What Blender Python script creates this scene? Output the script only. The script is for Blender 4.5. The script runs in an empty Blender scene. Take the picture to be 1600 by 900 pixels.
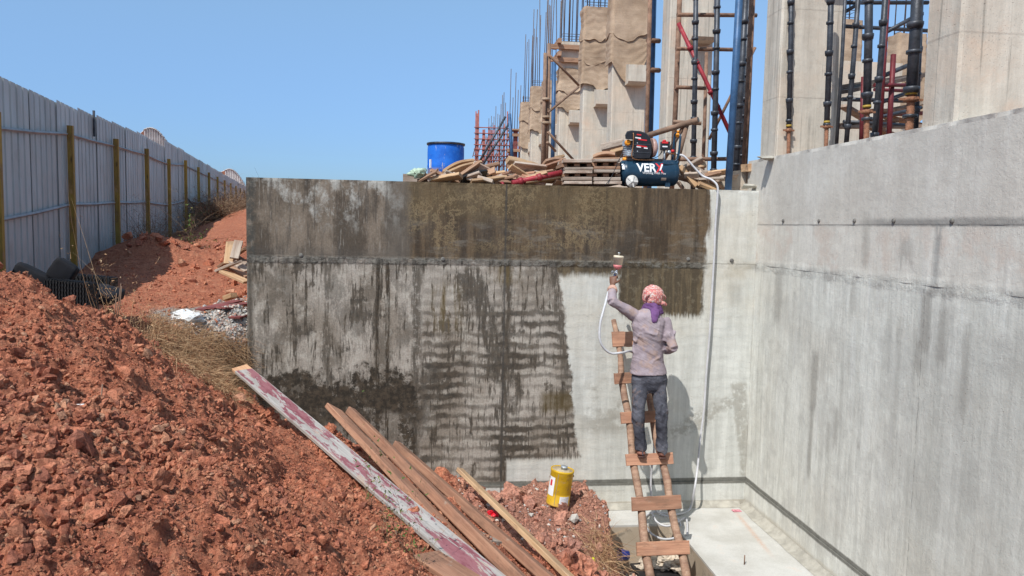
import bpy, math, random
import numpy as np
from mathutils import Vector, Matrix, Quaternion, Euler
from math import radians as rad, sin, cos, pi
random.seed(7); RS = np.random.RandomState(11)
sc = bpy.context.scene

# ---------------------------------------------------------------- camera, sky, sun, exposure
YAW, PITCH, ROLL, FPX, H = rad(6.67), rad(4.72), rad(1.16), 1170.0, 3.13
fw = Vector((sin(YAW)*cos(PITCH), cos(YAW)*cos(PITCH), -sin(PITCH)))
r0 = Vector((cos(YAW), -sin(YAW), 0)); u0 = r0.cross(fw)
RT = r0*cos(ROLL) + u0*sin(ROLL); UP = u0*cos(ROLL) - r0*sin(ROLL)
CAM = Vector((0, 0, H))
cam = bpy.data.objects.new('camera', bpy.data.cameras.new('camera')); sc.collection.objects.link(cam)
cam.data.sensor_width = 36; cam.data.lens = 36*FPX/1600; cam.data.clip_end = 2000; cam.data.clip_start = .05
m3 = Matrix((RT, UP, -fw)).transposed(); cam.matrix_world = Matrix.Translation(CAM) @ m3.to_4x4()
sc.camera = cam
LD = Vector((.47, .60, -1)).normalized()                     # the way the sunlight travels
EL = math.asin(-LD.z); AZ = math.atan2(-LD.x, -LD.y)         # towards the sun, from +Y clockwise
w = bpy.data.worlds.new('World'); sc.world = w; w.use_nodes = True
nt = w.node_tree; sky = nt.nodes.new('ShaderNodeTexSky'); sky.sky_type = 'NISHITA'; sky.sun_disc = False
sky.sun_elevation = EL; sky.sun_rotation = AZ; sky.air_density = 1.15; sky.dust_density = .7; sky.ozone_density = 1.6; sky.altitude = 50
sg = nt.nodes.new('ShaderNodeHueSaturation'); sg.inputs['Saturation'].default_value = .98; sg.inputs['Hue'].default_value = .508; nt.links.new(sky.outputs[0], sg.inputs['Color']); 
tcn = nt.nodes.new('ShaderNodeTexCoord'); sx_ = nt.nodes.new('ShaderNodeSeparateXYZ'); nt.links.new(tcn.outputs['Generated'], sx_.inputs[0])
mr = nt.nodes.new('ShaderNodeMapRange'); mr.interpolation_type = 'SMOOTHSTEP'; nt.links.new(sx_.outputs[2], mr.inputs[0]); mr.inputs[1].default_value = -.02; mr.inputs[2].default_value = .50
gm = nt.nodes.new('ShaderNodeMix'); gm.data_type = 'RGBA'; nt.links.new(mr.outputs[0], gm.inputs[0]); gm.inputs[6].default_value = (.39, .58, .97, 1); gm.inputs[7].default_value = (1.20, 1.38, 1.23, 1)   # the even blue of the photographed sky, same all round the horizon
mu = nt.nodes.new('ShaderNodeMix'); mu.data_type = 'RGBA'; mu.blend_type = 'MULTIPLY'; mu.inputs[0].default_value = 1; nt.links.new(sg.outputs[0], mu.inputs[6]); nt.links.new(gm.outputs[2], mu.inputs[7]); nt.links.new(mu.outputs[2], nt.nodes['Background'].inputs[0]); nt.nodes['Background'].inputs[1].default_value = .145
sun = bpy.data.objects.new('sun', bpy.data.lights.new('sun', 'SUN')); sc.collection.objects.link(sun)
sun.data.energy = 4.75; sun.data.angle = rad(.53); sun.data.color = (1, .98, .94)
sun.rotation_mode = 'QUATERNION'; sun.rotation_quaternion = LD.to_track_quat('-Z', 'Y')
sc.view_settings.view_transform = 'Standard'; sc.view_settings.look = 'None'; sc.view_settings.exposure = 0; sc.view_settings.gamma = 1

# ---------------------------------------------------------------- surveying helpers (photo pixel + a real plane -> world point)
def ray(x, y): return fw + RT*((x-800)/FPX) + UP*((450-y)/FPX)
def at(x, y, Y): d = ray(x, y); return CAM + d*(Y/d.y)
def atx(x, y, X): d = ray(x, y); return CAM + d*(X/d.x)
def atz(x, y, Z): d = ray(x, y); return CAM + d*((Z-H)/d.z)
def pd(x, y, D): return CAM + ray(x, y)*D
def V(*a): return Vector(a)

# ---------------------------------------------------------------- material language
class S:
    def __init__(s, m, k): s.m = m; s.k = k
    def __add__(s, o): return s.m.mt('ADD', s, o)
    def __radd__(s, o): return s.m.mt('ADD', s, o)
    def __sub__(s, o): return s.m.mt('SUBTRACT', s, o)
    def __rsub__(s, o): return s.m.mt('SUBTRACT', o, s)
    def __mul__(s, o): return s.m.mt('MULTIPLY', s, o)
    def __rmul__(s, o): return s.m.mt('MULTIPLY', s, o)
    def __pow__(s, o): return s.m.mt('POWER', s, o)
class M:
    def __init__(s, name, rough=.85, metal=0, spec=.3):
        s.mat = bpy.data.materials.new(name); s.mat.use_nodes = True; s.nt = s.mat.node_tree
        s.b = s.nt.nodes['Principled BSDF']; s.b.inputs['Roughness'].default_value = rough
        s.b.inputs['Metallic'].default_value = metal; s.b.inputs['Specular IOR Level'].default_value = spec
    def put(s, inp, v):
        if isinstance(v, S): s.nt.links.new(v.k, inp)
        elif isinstance(v, (tuple, list)) and inp.type == 'RGBA': inp.default_value = (*v[:3], 1)
        else: inp.default_value = v
    def mt(s, op, a, b=0, c=None, clamp=False):
        n = s.nt.nodes.new('ShaderNodeMath'); n.operation = op; n.use_clamp = clamp
        s.put(n.inputs[0], a); s.put(n.inputs[1], b)
        if c is not None: s.put(n.inputs[2], c)
        return S(s, n.outputs[0])
    def pos(s):
        n = s.nt.nodes.new('ShaderNodeNewGeometry'); q = s.nt.nodes.new('ShaderNodeSeparateXYZ'); s.nt.links.new(n.outputs['Position'], q.inputs[0])
        return [S(s, o) for o in q.outputs]
    def obj(s):
        n = s.nt.nodes.new('ShaderNodeTexCoord'); q = s.nt.nodes.new('ShaderNodeSeparateXYZ'); s.nt.links.new(n.outputs['Object'], q.inputs[0])
        return [S(s, o) for o in q.outputs]
    def rnd(s): n = s.nt.nodes.new('ShaderNodeObjectInfo'); return S(s, n.outputs['Random'])
    def attr(s, a): n = s.nt.nodes.new('ShaderNodeAttribute'); n.attribute_name = a; return S(s, n.outputs['Fac'])
    def vec(s, x, y, z):
        n = s.nt.nodes.new('ShaderNodeCombineXYZ')
        for i, v in enumerate((x, y, z)): s.put(n.inputs[i], v)
        return S(s, n.outputs[0])
    def noise(s, v, scale=1., detail=4, rough=.55, dist=0.):
        n = s.nt.nodes.new('ShaderNodeTexNoise'); s.put(n.inputs['Vector'], v); n.inputs['Scale'].default_value = scale
        n.inputs['Detail'].default_value = detail; n.inputs['Roughness'].default_value = rough; n.inputs['Distortion'].default_value = dist
        return S(s, n.outputs[0])
    def voro(s, v, scale=1., out='Distance', feat='F1'):
        n = s.nt.nodes.new('ShaderNodeTexVoronoi'); n.feature = feat; s.put(n.inputs['Vector'], v); n.inputs['Scale'].default_value = scale
        return S(s, n.outputs[out])
    def st(s, x, a, b):                                    # smoothstep a..b -> 0..1 (a > b falls)
        n = s.nt.nodes.new('ShaderNodeMapRange'); n.interpolation_type = 'SMOOTHSTEP'; s.put(n.inputs[0], x)
        if a > b: n.inputs[1].default_value = b; n.inputs[2].default_value = a; n.inputs[3].default_value = 1; n.inputs[4].default_value = 0
        else: n.inputs[1].default_value = a; n.inputs[2].default_value = b
        return S(s, n.outputs[0])
    def box(s, x, a, b, e=.03): return s.st(x, a-e, a+e)*s.st(x, b+e, b-e)
    def mix(s, f, a, b):
        n = s.nt.nodes.new('ShaderNodeMix'); n.data_type = 'RGBA'; s.put(n.inputs[0], f); s.put(n.inputs[6], a); s.put(n.inputs[7], b)
        return S(s, n.outputs[2])
    def hsv(s, c, v): n = s.nt.nodes.new('ShaderNodeHueSaturation'); s.put(n.inputs['Color'], c); s.put(n.inputs['Value'], v); return S(s, n.outputs[0])
    def ramp(s, f, *st):
        n = s.nt.nodes.new('ShaderNodeValToRGB'); s.put(n.inputs[0], f); e = n.color_ramp.elements
        while len(e) < len(st): e.new(.5)
        for q, (p, c) in zip(e, st): q.position = p; q.color = (*c, 1)
        return S(s, n.outputs[0])
    def col(s, c): s.put(s.b.inputs['Base Color'], c); return s
    def rough(s, c): s.put(s.b.inputs['Roughness'], c); return s
    def bump(s, h, d=.01, st=1.):
        n = s.nt.nodes.new('ShaderNodeBump'); s.put(n.inputs['Height'], h); n.inputs['Distance'].default_value = d; n.inputs['Strength'].default_value = st
        s.nt.links.new(n.outputs[0], s.b.inputs['Normal']); return s

def plain(name, c, rough=.6, metal=0, var=.25, scale=8, bump=.002, dirt=None, dk=.5):
    m = M(name, rough, metal); x, y, z = m.obj(); v = m.vec(x, y, z)
    a = m.noise(v, scale, 6, .6)
    cc = m.mix(m.st(a, .3, .7), tuple(i*(1-var) for i in c), tuple(min(1, i*(1+var)) for i in c))
    if dirt: cc = m.mix(m.st(m.noise(v, scale*.7, 8, .7), dk, dk+.12), cc, dirt)
    m.col(cc); m.bump(m.noise(v, scale*6, 4, .6), bump); return m.mat
def woodm(name, c1, c2, c3, sat=.5, bump=.0025, knots=True, wear=None):
    m = M(name, .8); x, y, z = m.obj(); r = m.rnd()
    v = m.vec(x*1.2+r*37, y*22+r*11, z*22)
    g = m.noise(v, 1.3, 7, .62, .35); g2 = m.noise(m.vec(x*4+r*9, y*90, z*90), 1, 4, .6); big = m.noise(m.vec(x+r*20, y*3, z*3), 2.2, 4)
    c = m.mix(m.st(g, .3, .7), c1, c2); c = m.mix(m.st(big, .45, .75)*.7, c, c3)
    c = m.hsv(c, r*sat + (1-sat/2)); c = m.hsv(c, g2*.7+.65)
    if knots: c = m.mix(m.st(m.voro(m.vec(x*2.2+r*13, y*9, z*9), 1.), .16, .06)*.7, c, (.06, .035, .02))
    c = m.mix(m.st(m.noise(m.vec(x*9, y*9, z*9), 1, 8, .7), .62, .72)*.55, c, (.36, .31, .25))
    c = m.mix(m.st(m.noise(m.vec(x*2.5+r*5, y*10, z*10), 1, 7, .75), .52, .62)*.45, c, (.13, .075, .05)); c = m.mix(m.st(m.noise(m.vec(x*3+r*8, y*7, z*7), 1, 7, .7), .58, .68)*.35, c, (.42, .22, .15))
    m.col(c); m.bump(g*.6+g2*.5, bump); return m.mat

# concrete shared recipe
def concrete_base(m, x, y, z, c1=(.36, .345, .30), c2=(.47, .455, .41), warm=(.43, .37, .29), h=None):
    v = m.vec(x, y, z)
    streak = m.noise(m.vec(x*7, y*7, z*.55), 1, 6, .62, .2)
    fine = m.noise(m.vec(x*38, y*38, z*3.0), 1, 4, .6)
    cloud = m.noise(v, 1.1, 6, .6); mott = m.noise(v, 9, 6, .65); gr = m.noise(v, 120, 3, .7)
    c = m.mix(m.st(streak, .3, .7), c1, c2)
    c = m.mix(m.st(cloud, .42, .66)*.6, c, warm)
    c = m.hsv(c, mott*.35+.83); c = m.hsv(c, fine*.3+.85); c = m.hsv(c, gr*.34+.83)
    pit = m.st(m.voro(v, 26), .13, .05)*m.st(m.noise(v, 2.3, 3), .50, .66)
    pit2 = m.st(m.voro(v, 60), .16, .07)*m.st(m.noise(v, 3.1, 3), .42, .6)
    c = m.mix(m.mt('MAXIMUM', pit*.55, pit2*.6)*.55, c, (.16, .15, .14))
    hh = gr*.25 + mott*.9 + streak*.5 - pit*1.1 - pit2*.9 + fine*.25
    return c, hh

def mk_frontwall():
    m = M('front_wall_concrete', .85); x, y, z = m.pos(); v = m.vec(x, y, z)
    c, hh = concrete_base(m, x, y, z, (.46, .455, .415), (.605, .60, .555), (.54, .495, .41))
    n1 = m.noise(v, 3.2, 7, .65); n2 = m.noise(v, 14, 6, .7); n3 = m.noise(m.vec(x*16, y, z*1.6), 1, 6, .65)  # vertical drips
    n4 = m.noise(m.vec(x*45, y, z*5), 1, 4, .65); n5 = m.noise(m.vec(x*1.8, y, z*1.1), 1, 5, .6); n6 = m.noise(v, 55, 4, .7)
    dz = z + n3*.10 + n4*.07 - .085; dx = x + (n2-.5)*.07 + (n1-.5)*.12
    # damp patches on the bare concrete
    damp = m.box(dx, 1.75, 2.42, .1)*m.box(dz, .85, 1.42, .08)*m.st(n1, .42, .56)
    diag = m.st(m.mt('ABSOLUTE', (z-.98-(x-3.0)*.5+(n1-.5)*.5+(n2-.5)*.12)), .15, .03)*m.st(n2, .38, .55)*m.box(dx, 2.75, 3.6, .05)
    vert = m.box(dx+z*.14, 3.66, 3.82, .02)*m.box(z, .33, 1.42, .03)
    spot = m.box(dx, 3.38, 3.52, .04)*m.box(dz, 2.3, 2.55, .06)
    c = m.mix(m.mt('MAXIMUM', m.mt('MAXIMUM', damp, diag), m.mt('MAXIMUM', vert*m.st(n2, .35, .5), spot*.6))*.55, c, (.24, .215, .175))
    c = m.mix(m.box(z, 2.60, 2.80, .05)*m.st(n1, .4, .6)*.5, c, (.38, .33, .25))
    upper = m.st(z + (n2-.5)*.02, 2.74, 2.765)
    # right brown coat of the upper lift and fresh patch below
    rb = m.st(dx + (n4-.5)*.08 + (n5-.5)*.25 + (n3-.5)*.08, 3.13, 3.07)
    streakc = m.noise(m.vec(x*9, y, z*.8), 1, 6, .7)
    brown = m.mix(m.st(streakc, .42, .6), (.050, .034, .021), (.118, .080, .046))
    hz = m.noise(m.vec(x*2.2, y, z*8), 1, 7, .7)
    brown = m.mix(m.st(hz, .50, .62)*m.st(z, 3.35, 3.1)*.6, brown, (.155, .135, .11))
    brown = m.mix(m.st(n1, .46, .60)*.35, brown, (.07, .06, .05))
    gold = m.st(m.mt('ABSOLUTE', m.noise(v, 7, 8, .75)-.5), .045, .0)*m.st(m.noise(v, 2.1, 5, .6), .42, .56)*m.st(z, 2.75, 3.0)
    brown = m.mix(m.st(z+(n1-.5)*.5, 3.1, 3.35)*m.st(x, 2.6, 1.8)*.5, brown, (.125, .085, .038)); brown = m.mix(gold*.6*m.st(x, 2.4, 1.6), brown, (.25, .185, .10))
    brown = m.mix(m.st(n3, .60, .66)*m.st(n2, .5, .56)*.7, brown, (.27, .20, .11)); brown = m.mix(m.st(n4, .60, .68)*m.st(n1, .5, .6)*.35, brown, (.30, .24, .15))
    brown = m.mix(m.st(n3, .42, .34)*.5, brown, (.03, .023, .016)); brown = m.hsv(brown, n6*1.0+.5)
    gA = m.noise(m.vec(x*3.2, y, z*1.5), 1, 7, .68)
    grey = m.mix(m.st(gA, .40, .60), (.080, .062, .046), (.195, .155, .118))
    grey = m.mix(m.st(m.noise(m.vec(x*2.2+7, y, z*1.6), 1, 7, .7), .50, .60)*m.st(z + (n3-.5)*.5, 2.95, 3.3), grey, (.36, .345, .31))
    grey = m.mix(m.st(n3, .52, .62)*.6, grey, (.06, .05, .042)); grey = m.mix(m.st(n4, .54, .66)*.45, grey, (.30, .275, .24))
    grey = m.mix(m.st(z, 2.95, 2.75)*.4, grey, (.07, .065, .06)); grey = m.mix(m.box(x+(n2-.5)*.05, -1.83, -1.74, .03)*m.st(n2, .4, .55)*.8, grey, (.05, .05, .045))
    grey = m.hsv(grey, n6*1.0+.5)
    up = m.mix(m.st(dx, -.26, -.12), grey, brown)
    up = m.mix(m.box(dx, -.42, -.16, .06)*.6, up, (.10, .085, .07))
    c = m.mix(upper*rb, c, up)
    # fresh patch x 2.15..3.1, z 2.13..2.75, and the strip above the sprayed field
    p1 = m.box(dx + (n4-.5)*.07 + (n5-.5)*.2, 2.12, 3.07, .03)*m.st(dz + (n4-.5)*.16 + (n5-.5)*.25, 2.12, 2.21)*m.st(z, 2.79, 2.75)
    p2 = m.box(dx, 1.40, 2.16, .03)*m.st(dz + (n1-.5)*.14, 2.56, 2.66)*m.st(z, 2.79, 2.75)
    p1 = m.mt('MAXIMUM', p1, p2)
    fresh = m.mix(m.st(n3, .46, .6)*.5, (.070, .052, .032), (.17, .125, .07)); fresh = m.mix(m.st(m.noise(v, 9, 8, .75), .52, .6)*.4, fresh, (.20, .165, .11)); fresh = m.hsv(fresh, n6*.9+.55)
    c = m.mix(p1, c, fresh)
    # lower lift: light skin of curing coat over dark
    edge = 1.45 - (z-2.6)*.138
    inl = m.st(dx - edge + (n2-.5)*.05, .02, -.015)*m.st(z, 2.77, 2.745)
    bot = m.mt('MAXIMUM', m.st(dz, .545, .60), m.st(x, .93, .90)*m.st(z, .29, .31))
    inl = inl*bot
    light = m.mix(m.st(n5, .4, .6), (.235, .197, .158), (.37, .327, .28)); light = m.mix(m.st(m.noise(v, 6, 7, .7), .5, .6)*.5, light, (.46, .42, .36)); light = m.hsv(light, n6*1.2+.4)
    light = m.mix(m.st(n3*.5+n4*.5, .50, .60)*.5, light, (.125, .105, .08))
    dark = m.mix(m.st(n2, .4, .62), (.028, .022, .016), (.068, .051, .035))
    # scalloped spray passes
    nw = m.noise(m.vec(x*1.6, y, z*1.2), 1, 6, .62)
    wav = m.mt('SINE', z*55 + (nw-.5)*9 + m.mt('ABSOLUTE', m.mt('SINE', x*7.3+(n1-.5)*7))*.9 + (m.noise(m.vec(x*6, y, z*3), 1, 3, .6)-.5)*2.6)
    cov = m.noise(m.vec(x*1.3+3, y, z*2.0+1), 1, 5, .65)
    sc1 = m.st(wav*.80 + (n4-.5)*2.4 + (cov-.5)*5.5 + (n2-.5)*2.2 + (n6-.5)*1.4, -.65, .7)
    sc1 = sc1*(.50+m.st(cov, .40, .60)*.42)*m.st(x + (n1-.5)*.3, -.12, .02)*m.mt('MAXIMUM', m.st(z + (n1-.5)*.3, 2.45, 2.15), .35)
    vst = m.st(n3*.55 + n4*.3 + n1*.15, .50, .56)*m.st(n1, .36, .52)
    mid = m.st(z + (n1-.5)*.9 + (n3-.5)*.35 + (n2-.5)*.3, 1.56, 1.44)*m.st(z + (n1-.5)*.9, .75, 1.15)*m.st(x, .25, -.1)*m.st(m.noise(v, 4.5, 8, .78), .33, .46)
    low = m.st(z + (n1-.5)*.8, 1.6, .8)*m.st(x, .05, -.15)*.85
    blot = m.st(m.noise(m.vec(x*4+5, y, z*2.2), 1, 8, .75), .47, .56)*.85
    v1 = m.box(m.mt('ABSOLUTE', x+.44 + (n2-.5)*.03) + (n4-.5)*.05, .03, .075, .012)*m.st(z, .3, .7)
    v2 = m.box(dx + (n4-.5)*.06, -.14, -.03, .03)*m.st(n2, .3, .5); v3 = m.box(x + (n4-.5)*.10 + (n1-.5)*.1, .83, .93, .02)
    v4 = m.box(dx + (z-2.0)*.30 + (n4-.5)*.08, .60, .80, .03)*m.box(z, 1.4, 2.7, .05); v5 = m.box(dx - edge, -.10, .0, .03)*m.st(z, 1.1, 1.8)*.8
    v6 = m.box(x-.0+(n4-.5)*.05, -1.83, -1.77, .03); v7 = m.box(dx+(n4-.5)*.06, -1.06, -.98, .02)*.7
    fs_ = m.st(n3*.35 + n4*.4 + n2*.25, .42, .50); v2 = v2*fs_; v3 = v3*(fs_*.7+.3); v4 = v4*fs_; v1 = v1*(fs_*.6+.4); v5 = v5*fs_; v7 = v7*fs_
    dk = m.mt('MAXIMUM', m.mt('MAXIMUM', m.mt('MAXIMUM', sc1, vst*.85), m.mt('MAXIMUM', mid, low*blot + low*m.st(m.noise(v, 7, 8, .78), .41, .50)*.7)), m.mt('MAXIMUM', m.mt('MAXIMUM', v1, v2*.8), m.mt('MAXIMUM', v3*.9, v4*.85)))
    dk = m.mt('MAXIMUM', m.mt('MAXIMUM', dk, m.mt('MAXIMUM', v5, v6*.8)), m.mt('MAXIMUM', v7, m.mt('MAXIMUM', blot*.55*m.st(x, .1, -.2), m.st(n1+(n3-.5)*.4, .55, .62)*.8*m.st(z, .8, 1.4))))
    dk = dk*(1.0 - m.st(n4, .6, .75)*.35)
    lo = m.mix(m.mt('MINIMUM', dk, 1), light, dark)
    ob = m.box(dx, 1.28, 1.66, .05)*m.box(dz, 1.10, 1.32, .05)
    lo = m.mix(ob*.75, lo, (.085, .058, .022))
    ob2 = m.mt('MAXIMUM', m.box(dx, .1, .38, .1)*m.box(dz, 2.0, 2.5, .1), m.box(dx, .75, 1.0, .1)*m.box(dz, 2.5, 2.72, .05))
    lo = m.mix(ob2*m.st(n3, .42, .55)*.6, lo, (.13, .09, .035))
    c = m.mix(inl, c, lo)
    # vertical form seam, casting joint
    seam = m.box(x + (n2-.5)*.008, .845, .865, .006)
    c = m.mix(seam*m.st(x, .9, .6)*0 + seam*.7, c, (.05, .045, .04))
    jt = m.box(z + (n2-.5)*.05 + (n1-.5)*.03, 2.705, 2.775, .015)*rb
    c = m.mix(jt*.65*m.st(n1+(n2-.5)*.5, .38, .5), c, m.mix(m.st(n2, .42, .58), (.06, .055, .048), (.20, .19, .165)))
    c = m.mix(m.box(z + (n2-.5)*.012, 2.755, 2.765, .004)*(1-rb)*.6, c, (.2, .18, .15))
    # tar coloured sealing band at the foot
    band = m.box(z + (n1-.5)*.012 + (n4-.5)*.01, .255, .325, .008)
    c = m.mix(band*.9, c, m.mix(m.st(n2, .3, .7), (.085, .082, .068), (.15, .142, .12)))
    ub = m.st(z + (n1-.5)*.05, .075, .06)
    c = m.mix(ub*.6, c, (.36, .30, .22))
    m.col(c); wet = m.mt('MAXIMUM', upper*rb*m.st(dx, -.2, -.1), p1)
    m.rough(.9 - wet*.22 - band*.2); m.bump(hh + jt*m.noise(v, 30, 6, .7)*3 + n2*.6 + sc1*.3, .005, .9); return m.mat
def mk_rightwall():
    m = M('right_wall_concrete', .88); x, y, z = m.pos(); v = m.vec(x, y, z)
    c, hh = concrete_base(m, x, y, z, (.56, .55, .495), (.70, .69, .63), (.60, .565, .49))
    n1 = m.noise(v, 2.6, 7, .65); n2 = m.noise(v, 14, 6, .7); n3 = m.noise(m.vec(x, y*10, z*.8), 1, 6, .65); n4 = m.noise(m.vec(x, y*40, z*4), 1, 4, .65)
    c = m.mix(m.st(n3, .52, .60)*.24*m.st(z, 3.3, 2.8), c, (.33, .32, .29)); c = m.mix(m.st(n1, .46, .62)*.35, c, (.40, .385, .35)); c = m.mix(m.st(n4, .54, .64)*.25, c, (.32, .31, .28)); c = m.mix(m.st(z, 3.15, 3.25)*m.st(m.noise(v, 3.2, 6, .7), .42, .6)*.4, c, (.36, .34, .30))
    c = m.mix(m.st(n3, .44, .36)*.22, c, (.62, .62, .60))
    c = m.mix(m.box(z, 2.78, 3.2, .12)*m.st(n1, .48, .62)*.45, c, (.60, .45, .36))
    c = m.mix(m.st(z, 3.15, 3.3)*.25, c, (.40, .375, .335)); c = m.mix(m.st(z, 2.72, 2.85)*.35, c, (.60, .525, .45))
    c = m.mix(m.st(y, 6.2, 4.3)*m.st(z, 2.7, 2.3)*.33, c, (.34, .325, .29))
    jl = m.box(z + (n2-.5)*.06 + (n1-.5)*.10, 2.70, 2.80, .03)
    c = m.mix(jl*m.st(n1+(n2-.5)*.3, .38, .6)*.6, c, (.24, .225, .205))
    ju = m.box(z + (n2-.5)*.015, 3.19, 3.208, .008)*.35 + m.box(z + (n2-.5)*.03, 3.195, 3.25, .02)*m.st(y, 6.2, 5.6)*m.st(n1, .35, .5)*.7
    c = m.mix(m.mt('MINIMUM', ju, 1), c, (.21, .20, .185))
    def blotch(y0, y1, z0, z1, k, col=(.27, .25, .22), e=.03):
        nonlocal c
        c = m.mix(m.box(y + (n2-.5)*.06 + (n4-.5)*.05, y0, y1, e)*m.box(z + (n2-.5)*.12 + (n4-.5)*.25, z0, z1, .05)*k, c, col)
    for a in ((4.98, 5.05, 2.76, 3.2, .7, (.26, .255, .24)), (5.86, 5.96, 2.85, 3.28, .4), (5.04, 5.16, 2.28, 2.72, .65), (4.86, 4.96, 2.2, 2.6, .5), (5.10, 5.2, 2.10, 2.35, .6), (4.62, 4.70, 1.9, 2.5, .45),
              (6.56, 6.68, 1.45, 2.0, .6), (6.60, 6.66, .80, 1.5, .65), (6.18, 6.24, 1.2, 1.55, .5), (6.3, 6.35, 1.1, 1.4, .4), (5.83, 5.87, 1.3, 1.36, .6), (7.35, 7.5, 2.2, 2.7, .45), (6.0, 6.1, 2.45, 2.7, .4), (5.3, 5.45, 2.9, 3.1, .45), (5.36, 5.42, 1.4, 2.5, .25)): blotch(*a)
    crack = m.box(y + (n1-.5)*.05 + (n2-.5)*.02, 5.115, 5.122, .004)*m.st(z, 3.0, 2.6)
    c = m.mix(crack*.7*m.st(n2, .42, .55), c, (.15, .14, .13))
    band = m.box(z + (n1-.5)*.03 + (n4-.5)*.012, .255, .325, .01)
    c = m.mix(band*.9, c, m.mix(m.st(n2, .3, .7), (.10, .096, .082), (.16, .152, .13)))
    c = m.mix(m.st(z + (n1-.5)*.12, .12, .07)*.6, c, (.42, .37, .29))
    m.col(c); m.bump(hh + jl*m.noise(v, 22, 6, .7)*1.4 + n2*.8, .006, .9); return m.mat
def mk_column():
    m = M('column_concrete', .9); x, y, z = m.pos()
    c, hh = concrete_base(m, x, y, z, (.44, .395, .33), (.57, .52, .44), (.60, .465, .35))
    n1 = m.noise(m.vec(x*2, y*2, z*2), 1, 6, .65); b = m.noise(m.vec(x*12, y*12, z*.4), 1, 5, .6)
    c = m.mix(m.st(b, .6, .68)*m.st(n1, .4, .6)*.6, c, (.22, .20, .17)); c = m.mix(m.st(n1, .55, .7)*.35, c, (.60, .40, .28))
    ln = m.st(m.mt('FRACT', (z + n1*.02)*1.1), .02, .0)
    c = m.mix(ln*.10, c, (.3, .27, .22)); c = m.mix(m.st(m.noise(m.vec(x*30, y*30, z*.5), 1, 5, .6), .60, .66)*.5, c, (.17, .155, .13)); m.col(c); m.bump(hh - ln*.3, .006); return m.mat
def mk_slab():
    m = M('slab_concrete', .9); x, y, z = m.pos(); v = m.vec(x, y, z); a = m.noise(v, 2, 7, .65); b = m.noise(v, 60, 5, .7); g = m.noise(v, 220, 2, .6)
    c = m.mix(m.st(a, .35, .65), (.43, .41, .37), (.53, .515, .48)); c = m.hsv(c, b*.4+.8); c = m.hsv(c, g*.4+.8)
    side = m.st(z + (b-.5)*.01, -.012, -.03); c = m.mix(side, c, m.mix(m.st(a, .3, .7), (.36, .29, .21), (.46, .38, .29)))
    edge = m.st(z+.0, -.02, -.03)*m.st(m.noise(v, 6, 7, .7)-z*.0, .54, .66)*m.st(z, -.28, -.08)
    c = m.mix(edge*.7, c, (.14, .13, .10))
    dust = m.mt('MULTIPLY', m.st(m.mt('ABSOLUTE', x-3.42-(y-7.2)*.1 + (b-.5)*.06), .045, .0), m.box(y, 6.75, 7.75, .2)); c = m.mix(dust*m.st(z, -.01, 0)*m.st(b, .4, .55)*.6, c, (.50, .27, .16))
    c = m.mix(m.st(m.noise(v, 4, 6, .7), .58, .72)*.3, c, (.60, .42, .30))
    m.col(c); m.bump(b*.6+g*.5+a, .005); return m.mat
def laterite(name, tint):                                   # tint: 'attr' for joined rubble, 'rnd' for single stones, None for the ground sheet
    m = M(name, .95, 0, .15); x, y, z = m.pos(); v = m.vec(x, y, z)
    a = m.noise(v, 5, 8, .7); b = m.noise(v, 24, 7, .7); g = m.noise(v, 90, 5, .7); big = m.noise(v, .9, 5, .6)
    c = m.ramp(a*.45+b*.55, (.36, (.30, .098, .062)), (.46, (.52, .180, .100)), (.55, (.62, .245, .142)), (.66, (.64, .31, .18)))
    if tint:
        t = m.attr('tint') if tint == 'attr' else m.rnd()
        c = m.mix(.55, c, m.ramp(t, (0, (.19, .075, .062)), (.3, (.52, .180, .104)), (.7, (.63, .25, .145)), (.93, (.61, .31, .18)), (1, (.60, .42, .28))))
    c = m.mix(m.st(m.noise(v, 11, 6, .75), .64, .72)*.5, c, (.55, .30, .10))
    c = m.mix(m.st(m.noise(m.vec(x+31, y, z), 17, 6, .75), .62, .70)*.45, c, (.10, .04, .045))
    c = m.hsv(c, g*.7+.65)
    c = m.mix(m.box(x + (a-.5)*.5, .35, 1.9, .15)*m.box(y + (b-.5)*.3, 6.1, 8.2, .3)*.42, c, m.mix(m.st(g, .35, .65), (.42, .22, .17), (.66, .46, .38)))
    if not tint:                                            # gravel patch, trodden path, tan dust by the rubble
        G = pd(352, 498, 8.0); gx = x-G.x + (a-.5)*.9; gy = y-G.y + (b-.5)*.5
        rr = m.mt('SQRT', gx*gx*.9 + gy*gy*2.2)
        c = m.mix(m.st(rr, .95, .62), c, m.mix(m.st(g, .35, .65), (.30, .27, .24), (.56, .50, .43)))
        c = m.mix(m.st(y, 9, 16)*.5, c, m.mix(m.st(b, .4, .6), (.36, .12, .065), (.46, .19, .105)))
        c = m.mix(m.st(x, .2, 1.2)*m.st(y, 5.8, 6.8)*.6, c, (.40, .21, .15))
        c = m.mix(m.st(x, 1.75, 2.0)*.8*m.st(z, .1, -.1), c, (.40, .33, .25))
    m.col(c); pt_ = m.st(m.noise(v, 45, 6, .8), .50, .60); c = m.mix(pt_*.35, c, (.16, .06, .05)); m.col(c); m.bump(b*1.2+g*1.2+a-pt_*.6, .02 if not tint else .010, 1); return m.mat

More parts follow.
